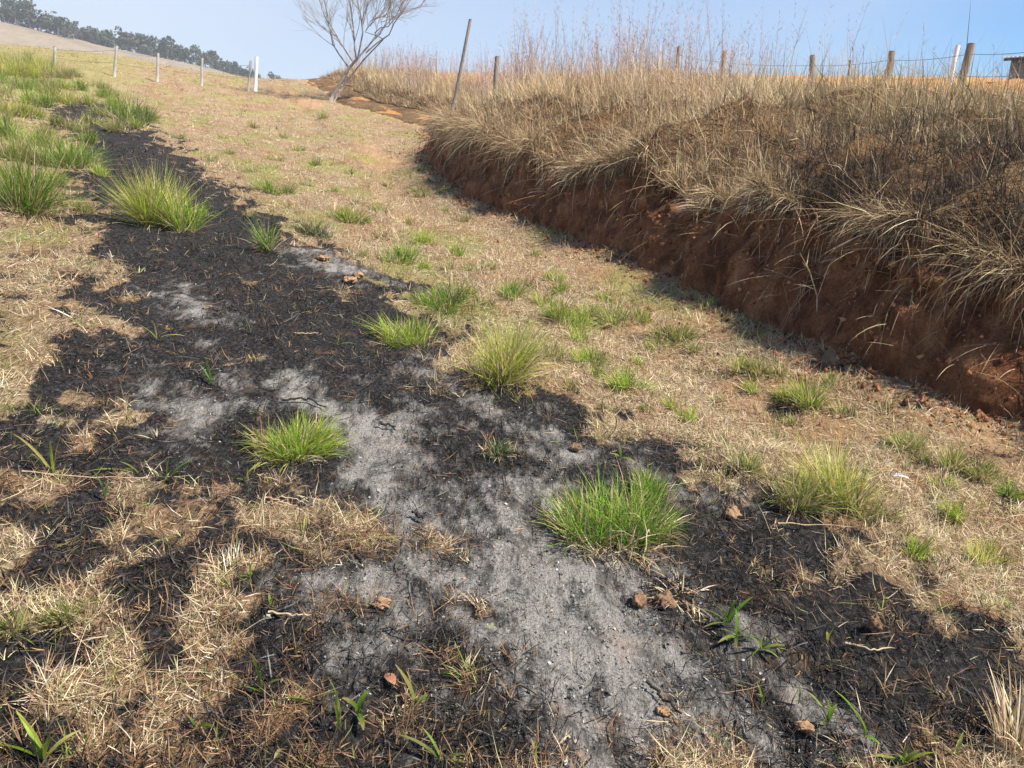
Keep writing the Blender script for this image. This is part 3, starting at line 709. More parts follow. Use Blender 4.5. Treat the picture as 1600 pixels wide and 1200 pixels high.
# ------------------------------------------------------------------ green tufts, one thing each
GP = {'bright': [(.24, .39, .035), (.32, .43, .055), (.18, .33, .03), (.40, .44, .11)],
      'green': [(.15, .31, .03), (.21, .36, .04), (.115, .25, .025), (.30, .38, .075)],
      'yellow': [(.36, .45, .06), (.45, .47, .11), (.28, .39, .045), (.50, .46, .19)],
      'dull': [(.24, .30, .075), (.32, .35, .11), (.18, .26, .055), (.40, .37, .18)],
      'blue': [(.10, .17, .07), (.14, .21, .09), (.08, .14, .055)]}
def tuft(px, py, wpx, hpx, kind, label, group=None, dens=1.0, spread=.9, dry=.30, dark=0.0, name='grass_tuft'):
    p = hit(px, py); t = p[1]/ray(px, py)[1]; m = t/FPX
    Wd, Ht = wpx*m, hpx*m
    n = int(np.clip(520*dens*(wpx/90)**.8, 90, 1300)); spread = spread*.8
    rb = Wd*.34
    nc = int(np.clip(2 + wpx/22, 3, 8))                       # a tuft is several crowded crowns, each with its own lean and vigour
    ca_ = rng.uniform(0, 2*pi, nc); cq = np.sqrt(rng.random(nc))*.85
    ccx, ccy = np.cos(ca_)*cq*rb*1.1, np.sin(ca_)*cq*rb*.9
    cl_, chh = rng.normal(0, .28, (nc, 2)), rng.uniform(.55, 1.1, nc)
    k = rng.integers(0, nc, n); a = rng.uniform(0, 2*pi, n); q = np.sqrt(rng.random(n))
    ox, oy = ccx[k] + np.cos(a)*q*rb*.5, ccy[k] + np.sin(a)*q*rb*.5
    X, Y = p[0] + ox, p[1] + oy
    root = np.stack([ox, oy, surf_z(X, Y) - p[2] - .01], 1)
    lx = ox/(rb+1e-6)*spread*.55 + cl_[k, 0]*spread + rng.normal(0, .32, n); ly = oy/(rb+1e-6)*spread*.55 + cl_[k, 1]*spread + rng.normal(0, .32, n)
    az = np.arctan2(ly, lx); lean = np.clip(np.hypot(lx, ly), 0, 1.45)
    L = Ht*rng.beta(4, 2.2, n)*1.55*chh[k]
    wid = np.clip(.0042*(max(t, 3)/3)**.5, .003, .012)*rng.uniform(.40, 1.15, n)
    c = pick(GP[kind], n, None, .22)*np.clip(1 + .18*rng.normal(size=(nc, 1))[k], .6, 1.5)
    dd = rng.random(n) < .14; c[dd] = pick(STRAW[:4], dd.sum())
    e = empty(name, p)
    mb = MB(); mb.blades(root, az, L, wid, lean, rng.gamma(1.6, .45, n)*spread, c, 3, tip=c*[1.25, 1.12, 1.1]); mb.build('green_blades', M['grass'], e)
    nd = int(n*dry) + 20
    a = rng.uniform(0, 2*pi, nd); q = np.sqrt(rng.random(nd))*1.25
    ox, oy = np.cos(a)*q*rb, np.sin(a)*q*rb
    mb = MB(); mb.blades(np.stack([ox, oy, surf_z(p[0]+ox, p[1]+oy) - p[2] - .005], 1), a + rng.normal(0, .8, nd), Ht*rng.uniform(.3, .85, nd), wid[:1]*.9,
              rng.uniform(.3, 1.5, nd), rng.normal(.3, .7, nd), pick(STRAW + [(.12, .08, .05), (.20, .12, .07)], nd) if not dark else pick([(.02, .018, .016), (.05, .04, .033), (.30, .2, .1)], nd), 3)
    mb.build('dry_blades', M['straw'], e)
    tag(e, label, 'grass tuft', group); return e
T = [
 (958, 842, 185, 92, 'green', 'largest lush green tuft standing in the grey ash', 1.9, 1.0),
 (1022, 772, 70, 45, 'green', 'small green tuft just behind the largest ash-bed tuft', 1.0, .9),
 (455, 708, 135, 58, 'bright', 'wide low green tuft on the straw side of the ash bed', 1.5, .9),
 (775, 592, 98, 96, 'yellow', 'tall yellow-green tuft on the swale side of the burnt strip', 1.6, .7),
 (636, 532, 112, 44, 'bright', 'low spreading tuft on black ground beside the tall yellow-green one', 1.3, 1.1),
 (686, 478, 92, 52, 'green', 'rounded green tuft where black ground meets dry grass', 1.2, .9),
 (240, 350, 78, 80, 'yellow', 'big bright yellow-green tuft in the middle of the burnt strip', 2.0, .55),
 (286, 358, 46, 66, 'bright', 'upright green clump beside the big yellow-green tuft', 1.2, .5),
 (421, 388, 38, 50, 'green', 'slim upright tuft with reddish base on the burnt strip', .8, .5),
 (488, 366, 72, 28, 'blue', 'low bluish green leafy patch at the burnt edge', .9, 1.0),
 (35, 330, 110, 88, 'green', 'broad dark green tuft above the bare straw slope', 1.8, .6),
 (104, 262, 100, 56, 'green', 'leafy green tuft on the straw verge of the burnt strip', 1.5, .7),
 (28, 250, 70, 46, 'dull', 'faded green tuft above the broad dark tuft', 1.0, .7),
 (204, 188, 84, 44, 'green', 'green tuft at the uphill end of the burnt strip', 1.4, .7),
 (146, 192, 40, 26, 'dull', 'small olive tuft on black ground high on the strip', .8, .7),
 (430, 302, 58, 24, 'green', 'dark green mound on the dry track beside the burnt edge', 1.0, .9),
 (548, 342, 64, 26, 'bright', 'green mound on dry grass upslope of the leafy patch', 1.0, .9),
 (620, 405, 74, 30, 'green', 'green mound on dry grass nearest the slim upright tuft', 1.1, .9),
 (664, 380, 38, 24, 'bright', 'smaller one of two touching green mounds', .8, .8),
 (708, 398, 42, 24, 'bright', 'larger one of two touching green mounds', .8, .8),
 (797, 464, 64, 32, 'green', 'green tuft between the rounded tuft and the bank', 1.0, .9),
 (862, 438, 34, 22, 'bright', 'small fresh tuft below the crumbling bank', .7, .8),
 (886, 508, 74, 50, 'bright', 'loose bright green tuft in the dry swale', 1.2, .8),
 (962, 500, 84, 36, 'dull', 'dull spreading tuft along the wash line', 1.0, .9),
 (1052, 530, 88, 34, 'dull', 'faded tuft at the end of the wash line', 1.0, .9),
 (918, 566, 66, 32, 'bright', 'upper of two joined bright tufts in the swale', 1.0, .8),
 (982, 606, 66, 40, 'bright', 'lower of two joined bright tufts in the swale', 1.1, .8),
 (1266, 632, 46, 50, 'bright', 'compact yellow-green tuft standing before the bank foot', 1.0, .6),
 (1164, 732, 54, 36, 'dull', 'pale faded tuft on bare straw beside the black edge', .9, .9),
 (1306, 784, 88, 92, 'yellow', 'tall stalky tuft, largest in the dry swale', 1.5, .75),
 (1240, 788, 66, 58, 'dull', 'greyish low tuft leaning on the tall stalky tuft', 1.0, .9),
 (1352, 806, 62, 60, 'dull', 'short darker tuft at the foot of the tall stalky tuft', 1.0, .8),
 (1424, 704, 52, 34, 'dull', 'small dull tuft near the bank above the white scrap', .9, .8),
 (1482, 734, 38, 54, 'dull', 'narrow upright tuft near the bank foot', .9, .5),
 (1536, 744, 66, 36, 'dull', 'low ragged tuft row on the small earth step', 1.0, .9),
 (1497, 814, 48, 44, 'bright', 'green tuft with straw crown below the earth step', .9, .7),
 (1422, 868, 44, 38, 'bright', 'sparse fresh green sprig on bare pinkish earth', .6, .7),
 (1585, 775, 40, 30, 'green', 'little dark green tuft in shadow under the earth step', .8, .9),
 (1180, 582, 52, 26, 'dull', 'thin faded tuft in the swale below the bank', .7, .9),
 (108, 965, 56, 42, 'dull', 'yellowish tuft growing through the thick straw', .7, .7),
 (22, 978, 46, 36, 'dull', 'faint green tuft in flattened straw near the yellowish one', .6, .9),
 (778, 706, 62, 28, 'blue', 'small reddish green weed sprouting on black ash edge', .5, 1.1),
]
for (px, py, w, h, kd, lab, de, sp) in T:
    tuft(px, py, w, h, kd, lab, None, de, sp)
tuft(1542, 886, 56, 56, 'yellow', 'half burnt tuft with blackened base on pinkish dry earth', None, .9, .6, .5, 1)
g1 = 'thick green tufts on the crest'
for (px, py, w, h, kd) in [(20,118,70,36,'yellow'),(60,120,60,34,'yellow'),(95,122,44,22,'dull'),(10,150,60,30,'dull'),(45,182,50,30,'bright'),(84,148,50,26,'dull'),
                           (5,195,44,30,'dull'),(120,140,40,20,'green'),(160,150,44,20,'green'),(12,100,50,24,'yellow'),(60,212,46,26,'dull'),(70,228,60,30,'bright'),(120,250,50,28,'bright'),(35,160,56,26,'bright'),(15,178,50,24,'yellow'),(100,140,46,20,'bright'),(130,160,40,18,'yellow'),(65,135,50,22,'bright'),(175,165,40,20,'bright'),(215,200,34,18,'bright'),(80,290,44,26,'bright'),(45,112,50,20,'bright'),(0,215,44,26,'yellow'),(150,270,40,24,'bright'),(30,140,60,30,'green'),(70,165,50,26,'green'),(100,160,50,22,'yellow'),(120,205,44,24,'dull'),(20,215,50,30,'green'),(85,195,40,20,'dull'),(45,105,60,26,'dull'),(80,108,50,24,'yellow'),(110,118,44,18,'dull'),(135,222,34,22,'green'),(0,130,50,30,'green'),(60,255,50,26,'dull'),(10,275,50,24,'dull'),(160,178,36,18,'dull'),(230,182,36,22,'green'),(130,330,40,20,'dull'),(95,318,44,24,'dull'),(150,136,40,16,'dull'),(190,205,50,22,'dull')]:
    tuft(px, py, w, h, kd, {'yellow': 'bright yellowish', 'dull': 'faded olive', 'bright': 'fresh light green', 'green': 'dark green'}[kd] + ' grass tuft in the thick growth near the crest fence', g1, 1.2, .7)
g2 = 'small tufts dotted up the track'
for (px, py, w, h, kd) in [(278,216,22,12,'green'),(400,200,26,12,'dull'),(442,216,24,12,'dull'),(466,236,26,14,'bright'),(494,258,26,16,'green'),(541,270,28,10,'green'),
                           (390,268,26,10,'dull'),(606,292,20,12,'dull'),(660,306,34,20,'dull'),(330,252,24,12,'dull'),(318,335,28,18,'green'),(504,185,18,14,'bright')]:
    tuft(px, py, w, h, kd, {'dull': 'small faded olive', 'bright': 'small fresh light green', 'green': 'small dark green'}[kd] + ' tuft on the far dry track', g2, .6, .9)
g3 = 'scattered pale sprigs in the swale'
for (px, py, w, h, kd) in [(730,345,30,18,'dull'),(742,425,40,22,'dull'),(760,475,36,28,'dull'),(835,400,26,18,'dull'),(700,330,24,12,'dull'),(1050,636,24,20,'bright'),(1076,660,34,26,'bright'),
                           (1150,580,44,28,'bright'),(870,450,40,24,'bright'),(915,495,46,28,'bright'),(1000,570,40,24,'bright'),(1230,620,36,24,'bright'),(1400,690,40,26,'bright'),(1470,760,36,24,'bright'),(1130,690,30,18,'dull'),(670,420,36,20,'bright'),(590,330,34,16,'bright'),(430,250,30,14,'bright'),(360,240,26,12,'dull'),(520,300,28,12,'bright'),(1212,585,36,26,'dull'),(1320,650,44,30,'dull'),(1100,480,44,18,'dull'),(950,640,28,18,'dull'),(1010,640,22,14,'dull'),(830,560,60,40,'dull'),(1125,630,36,16,'dull'),(560,400,34,16,'dull'),(890,605,34,22,'dull'),(850,475,40,26,'bright'),(905,530,50,30,'bright'),(940,470,40,22,'bright'),(1000,500,40,22,'bright'),(1030,545,40,20,'bright'),(930,590,40,24,'bright'),(830,450,34,20,'dull'),(1090,550,36,20,'dull'),(1180,610,34,22,'bright'),(1240,660,36,22,'dull'),(1380,640,36,20,'dull'),(1440,720,36,22,'dull'),(1290,600,30,20,'dull'),(560,350,34,16,'dull'),(600,372,34,16,'dull'),(640,350,26,14,'dull'),(700,420,30,18,'dull'),(735,460,34,20,'bright'),(770,420,26,16,'dull'),(870,560,50,34,'dull'),(720,395,30,14,'dull'),(650,300,30,12,'bright'),(690,300,26,12,'dull'),(560,320,24,12,'dull'),(480,290,24,12,'dull')]:
    tuft(px, py, w, h, kd, {'dull': 'thin pale faded', 'bright': 'short fresh green'}[kd] + ' sprig scattered through the dry swale', g3, .45, .8, .5)
# straw tuft at the lower right and one drooping over the lip
def straw_tuft(p, n, L, W, lean, curl, az, label, rb=.06, wid=.004, name='straw_tuft'):
    e = empty(name, p); a = rng.uniform(0, 2*pi, n); q = np.sqrt(rng.random(n))*rb
    ox, oy = np.cos(a)*q, np.sin(a)*q
    az = a + rng.normal(0, .6, n) if az is None else az + rng.normal(0, .5, n)
    mb = MB(); mb.blades(np.stack([ox, oy, surf_z(p[0]+ox, p[1]+oy)-p[2]-.01], 1), az, L*rng.uniform(.6, 1.15, n), wid*rng.uniform(.7, 1.3, n), np.abs(rng.normal(lean, .2, n)), rng.uniform(.5, 1.2, n)*curl, pick(STRAW[:4], n), 5)
    mb.build('dry_blades', M['straw'], e); tag(e, label, 'grass tuft'); return e
straw_tuft(hit(1592, 1165), 150, .17, .1, .2, .5, None, 'pale dry straw tuft beside charred ground below the swale')
def lip_pt(px, py):
    p = hit(px, py); return p
p = lip_pt(1110, 318); straw_tuft(p, 130, .34, .1, 1.0, 1.2, DOWN, 'pale drooping straw tuft hanging over the cut bank edge', .10, .006, 'drooping_straw_tuft')
p = lip_pt(905, 268); straw_tuft(p, 90, .40, .1, 1.0, 1.3, DOWN, 'thin drooping straw strands hanging over the middle of the bank', .12, .006, 'drooping_straw_tuft')
p = lip_pt(1195, 300); straw_tuft(p, 120, .30, .1, 1.1, 1.5, DOWN, 'thick curtain of straw hanging from the bank lip', .10, .006, 'drooping_straw_tuft')

# ------------------------------------------------------------------ broad-leaved seedlings in the foreground
def seedling(px, py, leaves, label, group=None, kind='green', wid=.009, name='broad_leaf_seedling'):
    """leaves: (tip px, tip py) list; each leaf a part"""
    p = hit(px, py); e = empty(name, p)
    t = p[1]/ray(px, py)[1]; m = t/FPX
    for lf in leaves:
        tx, ty = lf[-2:]; bx, by = (lf[0], lf[1]) if len(lf) == 4 else (px, py)
        dx, dz = (tx-bx)*m, (by-ty)*m
        L = max(.035, math.hypot(dx, dz)*1.3)
        away = rng.uniform(-.5, .5)*L*.6
        if dz < 0: away = dz*1.6; dz = .15*L
        az = math.atan2(away, dx); th = math.atan2(math.hypot(dx, away), max(dz, .01))
        mb = MB(); c = pick(GP[kind], 1)
        # leaf: two halves folded along the midrib
        n = 6; pts = []; 
        thk = th - .35
        q = np.zeros(3) if len(lf) == 2 else hit(bx, by) - p; H = np.array([cos(az), sin(az), 0]); S = np.array([-sin(az), cos(az), 0])
        tw = rng.uniform(-.6, .6)
        Vv_, Cc = [], []
        for k in range(n+1):
            f = k/n; a_ = thk + .7*f
            d = H*sin(a_) + np.array([0, 0, 1])*cos(a_)
            if k: q = q + d*L/n
            nr = H*cos(a_) - np.array([0, 0, 1])*sin(a_)
            s_ = S*cos(tw) + nr*sin(tw); up = np.cross(d, s_)
            w = wid*.48*(math.sin(pi*min(.97, f*.85+.12))**.8)*min(1, L/.09 + .35)
            Vv_ += [q + s_*w + up*w*.35, q, q - s_*w + up*w*.35]
        F = [[3*k+j, 3*k+j+1, 3*k+j+4, 3*k+j+3] for k in range(n) for j in (0, 1)]
        tipc = np.array([.36, .27, .10]) if rng.random() < .35 else c[0]*[1.2, 1.08, 1.2]
        ff = np.repeat(np.linspace(0, 1, n+1)**2.2, 3)[:, None]; jj = 1 + rng.normal(0, .10, (3*(n+1), 1))
        mb.add(np.array(Vv_), [np.array(F)], (c[0][None]*.8*(1-ff) + tipc[None]*ff)*jj)
        mb.build('leaf', M['grass'], e, smooth=True)
    tag(e, label, 'seedling', group)
seedling(1150, 990, [(1138,975,1105,958),(1138,975,1118,940),(1138,975,1142,928),(1138,975,1165,938),(1138,975,1100,972),(1150,995,1120,1008),(1150,995,1132,985),(1150,995,1150,962),(1150,995,1172,978),
                     (1150,995,1140,1020),(1150,995,1175,1000),(1190,1015,1172,990),(1190,1015,1195,980),(1190,1015,1220,995),(1190,1015,1222,1015),(1190,1015,1208,1032),(1190,1015,1170,1028),(1190,1015,1215,1005)],
         'bright green spreading broad-leaved weed beside scorched clods', wid=.012)
seedling(70, 1190, [(30,1130),(50,1120),(100,1125),(112,1150),(5,1160),(45,1170),(95,1140)], 'broad yellow-green grass blades on charred straw', kind='bright', wid=.012)
seedling(408, 1082, [(408,1000),(438,1052),(372,1072)], 'three-bladed green shoot standing up from burnt straw', wid=.009)
seedling(487, 1100, [(462,1052),(450,1098),(520,1075)], 'pale green shoot with one blade bent flat', kind='dull', wid=.010)
seedling(530, 1140, [(525,1065),(535,1062),(532,1080)], 'straight narrow green shoot in burnt straw', kind='bright', wid=.009)
seedling(560, 1115, [(545,1082),(572,1085),(578,1145),(570,1130)], 'green shoot with a drooping broad leaf', wid=.016)
seedling(650, 1106, [(628,1050),(672,1062),(665,1090)], 'dark green V-shaped shoot beside a fallen brown leaf', wid=.011)
seedling(1292, 1130, [(1270,1090),(1290,1095),(1302,1105),(1280,1135)], 'small fresh green shoot on grey ash edge', wid=.013)
seedling(1350, 1150, [(1315,1090),(1335,1110),(1365,1165),(1345,1125)], 'long leaning green shoot on the ash', wid=.015)
seedling(1412, 1195, [(1375,1190),(1395,1170),(1412,1160),(1450,1180),(1430,1175)], 'star-shaped pale green seedling at the ash margin', kind='bright', wid=.014)
seedling(1190, 1102, [(1185,1075),(1196,1080)], 'tiny two-leaved green sprout on pale ash', wid=.010)
seedling(1247, 1100, [(1244,1066),(1252,1078)], 'slender bluish sprout between ash and char', kind='blue', wid=.008)
seedling(835, 1195, [(832,1160),(840,1165)], 'lone yellowish sprout in the dark ash', kind='bright', wid=.012)
seedling(690, 1190, [(640,1150),(665,1150),(720,1165),(735,1190),(660,1175)], 'arching olive shoot on the straw clump', kind='dull', wid=.010)
seedling(440, 1170, [(435,1190),(450,1155),(446,1160)], 'pale small sprout on straw near the bent shoot', kind='dull', wid=.012)
seedling(392, 902, [(378,905),(398,875),(402,890)], 'little green sprout in straw beside the ash', wid=.011)
seedling(382, 752, [(402,728),(372,748),(395,735)], 'green sprout under the wide low tuft', wid=.013)
seedling(262, 752, [(248,735),(272,712),(280,735),(290,725),(250,748)], 'leafy green weed at the end of the long dry stem', wid=.011)
seedling(218, 742, [(160,728),(200,722),(222,728),(240,715)], 'flat-lying green shoot above the long dry stem', kind='dull', wid=.010)
seedling(165, 782, [(155,745),(168,745),(178,750)], 'stubby upright green shoot crossing the dry stem', kind='dull', wid=.010)
seedling(85, 745, [(38,690),(60,715),(108,660),(95,690)], 'pale yellow-green shoot with two crossing blades', kind='yellow', wid=.010)
seedling(528, 540, [(537,515),(522,530),(550,542)], 'tiny light green sprout on the open black ground', kind='bright', wid=.008)
seedling(392, 522, [(378,510),(385,502),(404,505),(400,515)], 'small bluish sprout above the ash patch', kind='blue', wid=.008)
seedling(330, 600, [(315,575),(330,560),(345,580),(320,590),(340,600)], 'thin green sprig between ash and straw', wid=.008)
seedling(245, 530, [(225,510),(245,505),(285,535),(262,518)], 'yellowish sprig with one long blade on brown ground', kind='yellow', wid=.008)
seedling(128, 512, [(110,500),(128,490),(150,508)], 'tiny green sprig in the straw slope', kind='bright', wid=.008)
seedling(600, 800, [(612,780),(590,790),(575,800)], 'blue-green blades leaning over the ash edge', kind='blue', wid=.012)
seedling(423, 945, [(421,930),(428,932)], 'minute bright sprout at the straw corner', kind='bright', wid=.012)
seedling(305, 1140, [(298,1118),(312,1125),(335,1122)], 'small twin sprout in scorched straw', kind='green', wid=.010)
seedling(1292, 1005, [(1286,980),(1300,985)], 'upright yellow sprout in scorched straw', kind='yellow', wid=.010)
seedling(970, 716, [(957,708),(968,698),(990,735)], 'single leaning blade behind the largest tuft', kind='bright', wid=.010)
seedling(1495, 1180, [(1490,1175),(1500,1150),(1520,1165)], 'grey-green curled shoot on the char', kind='dull', wid=.010)

# ------------------------------------------------------------------ clods, sticks, litter
def clod(px, py, wpx, hpx, mat, label, name='earth_clod', cat='clod', sub=4, sink=.42):
    import bmesh
    p = hit(px, py); m = (p[1]/ray(px, py)[1])/FPX
    bm = bmesh.new(); bmesh.ops.create_icosphere(bm, subdivisions=sub, radius=1.0)
    V = np.array([v.co[:] for v in bm.verts]); F = np.array([[v.index for v in f.verts] for f in bm.faces]); bm.free()
    sd_ = rng.integers(200, 900)
    d = 1 + .38*fbm(V[:, 0]*1.5 + V[:, 2], V[:, 1]*1.5 - V[:, 2], sd_, 3, .6) + .14*noise(V[:, 0]*6 + V[:, 2]*4, V[:, 1]*6, sd_+5) - .25*np.abs(noise(V[:, 0]*2.2 - V[:, 2], V[:, 1]*2.2 + V[:, 2], sd_+9))
    V = V*d[:, None]*np.array([wpx*m*.42, wpx*m*.38, hpx*m*.42])
    o = mesh_obj(name, V, F, mat, smooth=True)
    o.location = (p[0], p[1], p[2] + hpx*m*.5*(1-2*sink)); o.rotation_euler = (0, 0, rng.uniform(0, 6))
    tag(o, label, cat); return o
clod(1143, 806, 30, 26, M['clod'], 'round orange clay clod on black ground beside the largest tuft')
clod(1038, 942, 40, 30, M['clod_dark'], 'larger of two scorched brown clods in a straw ring on ash')
clod(998, 940, 30, 26, M['clod_dark'], 'smaller dark clod next to the larger scorched clod')
clod(597, 944, 34, 16, M['clod'], 'flat buff clay lump half sunk in ash', sink=.4)
clod(1366, 978, 26, 34, M['clod_dark'], 'upright rust brown clod in black hollow')
clod(1258, 1138, 34, 14, M['clod'], 'orange crumb of earth half sunk in ash near shoots', sink=.4)
clod(1036, 1112, 26, 14, M['clod'], 'small buff lump beside a dark crack in ash', sink=.4)
clod(900, 700, 24, 12, M['clod_dark'], 'pinkish clay lump in upper ash patch', sink=.4)
for (px, py, w, h) in [(548,440,24,14),(560,432,20,12),(505,405,26,10)]:
    o = clod(px, py, w, h, M['clod'], 'pale earth lump along the upper ash streak', sink=.35); o['group'] = 'pale lumps on the upper streak'
for (px, py, w, h) in [(1085,300,22,14),(1052,296,16,10),(942,318,14,18),(790,270,14,12),(1395,415,16,14),(1455,405,18,20)]:
    o = clod(px, py, w, h, M['clod'], 'sunlit clay lump sticking out of the cut bank', sink=.35); o['group'] = 'clay lumps in the bank'
# straw ring by the two clods
straw_tuft(hit(1062, 925), 90, .10, .1, 1.2, .9, None, 'curled brown straw wisp around the scorched clods', .07, .004, 'straw_wisp')

def stick(pts, r, mat, label, name='dry_twig', lift=.012, group=None, cat='twig'):
    P = np.array([hit(*q) for q in pts]); P[:, 2] += lift
    k = np.linspace(0, len(P)-1, 12); C = np.stack([np.interp(k, np.arange(len(P)), P[:, i]) for i in range(3)], 1)
    C[1:-1] += rng.normal(0, r*.5, (10, 3))
    r = r*.72; o0 = C[0].copy(); mb = MB(); mb.tube(C - o0, np.linspace(r, r*.55, 12), 6, (1, 1, 1))
    o = mb.build(name, mat, smooth=True); o.location = o0; tag(o, label, cat, group); return o
stick([(35,741),(90,747),(160,750),(235,751),(300,748)], .0042, M['stick'], 'longest pale dry stem, lying across patchy burnt straw')
stick([(420,962),(455,967),(488,966)], .005, M['stick'], 'short buff stem lying on charred ground')
stick([(1215,822),(1270,824),(1338,829)], .0042, M['stick'], 'straight pale stem lying below the tall stalky tuft')
stick([(460,523),(480,524),(498,523)], .006, M['stick'], 'pale straw piece lying on the open black ground')
stick([(415,782),(440,789),(466,796)], .005, M['stick'], 'orange-brown stem at the straw edge by the ash')
stick([(440,780),(462,784),(478,792)], .004, M['stick'], 'thinner stem beside the orange-brown one')
stick([(1320,1010),(1360,1020),(1398,1019)], .005, M['stick'], 'pale stem lying in the scorched straw near the shoots')
stick([(1300,872),(1380,850),(1410,845)], .003, M['stick'], 'thin slanting stem on pinkish earth')
stick([(1548,652),(1570,645),(1590,643)], .004, M['stick'], 'bent pale twig in the bank shadow')
stick([(1230,610),(1300,612),(1335,606)], .003, M['stick'], 'thin pale stem on bare earth below the bank')
stick([(560,865),(572,880),(565,870)], .005, M['charstick'], 'short charred twig at the straw tip', name='charred_twig', cat='twig')
stick([(1010,1070),(1035,1095),(1065,1122)], .007, M['charstick'], 'long charred twig pressed into the pale ash', name='charred_twig', cat='twig')
stick([(440,628),(480,625),(510,640)], .009, M['charstick'], 'curved charred twig at the top of the ash bed', name='charred_twig', cat='twig')
stick([(640,605),(665,609)], .008, M['charstick'], 'stubby charred twig on upper ash', name='charred_twig', cat='twig')
stick([(592,665),(610,668),(618,676)], .009, M['charstick'], 'hooked charred twig in the ash bed', name='charred_twig', cat='twig')
stick([(645,805),(655,812),(662,815)], .008, M['charstick'], 'black char lump on grey ash below the wide tuft', name='charred_twig', cat='twig')
stick([(610,985),(625,992),(640,998)], .005, M['charstick'], 'thin black twig on smooth ash', name='charred_twig', cat='twig')
# scrap of white litter, folded
p = hit(1404, 745); m_ = (p[1]/ray(1404, 745)[1])/FPX
q = np.array([[-14, 4, 6], [0, 5, 10], [13, -4, 3], [14, -9, 1], [1, -5, 6], [-13, -3, 2]])*m_*[.9, .9, .45]
V = np.concatenate([q, q - [0, 0, .0012]])
F = [np.array([[0, 1, 4, 5], [1, 2, 3, 4], [11, 10, 7, 6], [10, 9, 8, 7]] + [[i, i+6, (i+1) % 6+6, (i+1) % 6] for i in range(6)])]
o = mesh_obj('paper_scrap', V, F, M['litter']); o.location = p; tag(o, 'small folded white scrap of litter on dry earth', 'litter')
# fallen brown leaf, cupped
p = hit(610, 1068); m_ = (p[1]/ray(610, 1068)[1])/FPX
rows = []
for k in range(7):
    f = k/6; w = math.sin(pi*(.08 + .84*f))*8
    rows += [[-w, (f-.5)*30, 3 + w*.5], [0, (f-.5)*30, 1 + 4*f*f], [w, (f-.5)*30, 3 + w*.5]]
R_ = np.array(rows)*m_; ca, sa = cos(.6), sin(.6); R_ = R_ @ np.array([[ca, sa, 0], [-sa, ca, 0], [0, 0, 1]])
F = [np.array([[3*k+j, 3*k+j+1, 3*k+j+4, 3*k+j+3] for k in range(6) for j in (0, 1)])]
o = mesh_obj('fallen_leaf', R_, F, M['leaf'], smooth=True); o.location = p + np.array([0, 0, .008]); tag(o, 'cupped reddish brown fallen leaf on charred ground', 'leaf')
md = o.modifiers.new('thickness', 'SOLIDIFY'); md.thickness = .001

# dry forked weed in front of the bank
def branchy(e, name, p0, d0, L, r0, depth, mb, spread=.5, up=.15, ch=(3, 5)):
    n = 6; P = [np.array(p0, float)]; d = np.array(d0, float); d /= np.linalg.norm(d)
    for k in range(n):
        d = d + rng.normal(0, .09, 3) + np.array([0, 0, up*.25]); d /= np.linalg.norm(d); P.append(P[-1] + d*L/n)
    r1 = r0*(.55 if depth else .25)
    mb.tube(P, np.linspace(r0, r1, n+1), 6 if r0 > .02 else 4, (1, 1, 1), cap=False)
    if depth:
        for c in range(rng.integers(*ch)):
            f = rng.uniform(.3, 1.0); i = min(n-1, int(f*n)); q = P[i] + (P[i+1]-P[i])*(f*n-i)
            dd = P[i+1]-P[i]; dd = dd/np.linalg.norm(dd); s = rng.normal(size=3); s -= dd*(s @ dd); s /= np.linalg.norm(s)
            nd = dd + s*rng.uniform(.5, 1.0)*spread*1.6 + np.array([0, 0, up])
            branchy(e, name, q, nd, L*rng.uniform(.5, .85)*(1.1 - .4*f), (r0 + (r1-r0)*f)*.62, depth-1, mb, spread, up, ch)
p = hit(1276, 508); e = empty('dry_weed', p)
mb = MB(); m_ = (p[1]/ray(1276, 508)[1])/FPX
mb.tube(np.array([[0, 0, -.02], [-4*m_, 0, 45*m_], [-22*m_, -.02, 85*m_], [-40*m_, -.03, 112*m_]]), [.006, .005, .004, .002], 5)
mb.build('stem', M['stick'], e)
for (a, b) in [((-12, 62), (-48, 52)), ((-18, 78), (-34, 98)), ((-4, 45), (8, 100)), ((-26, 92), (-24, 118)), ((2, 75), (14, 108)), ((-8, 55), (-44, 64))]:
    mb = MB(); q0 = np.array([a[0]*m_, -.01, a[1]*m_]); q1 = np.array([b[0]*m_, rng.uniform(-.06, .02), b[1]*m_])
    mb.tube([q0, (q0+q1)/2 + [0, 0, .01], q1], [.0035, .0028, .0015], 4); mb.build('branch', M['stick'], e)
tag(e, 'dry forked weed stalk standing before the shaded bank', 'weed')

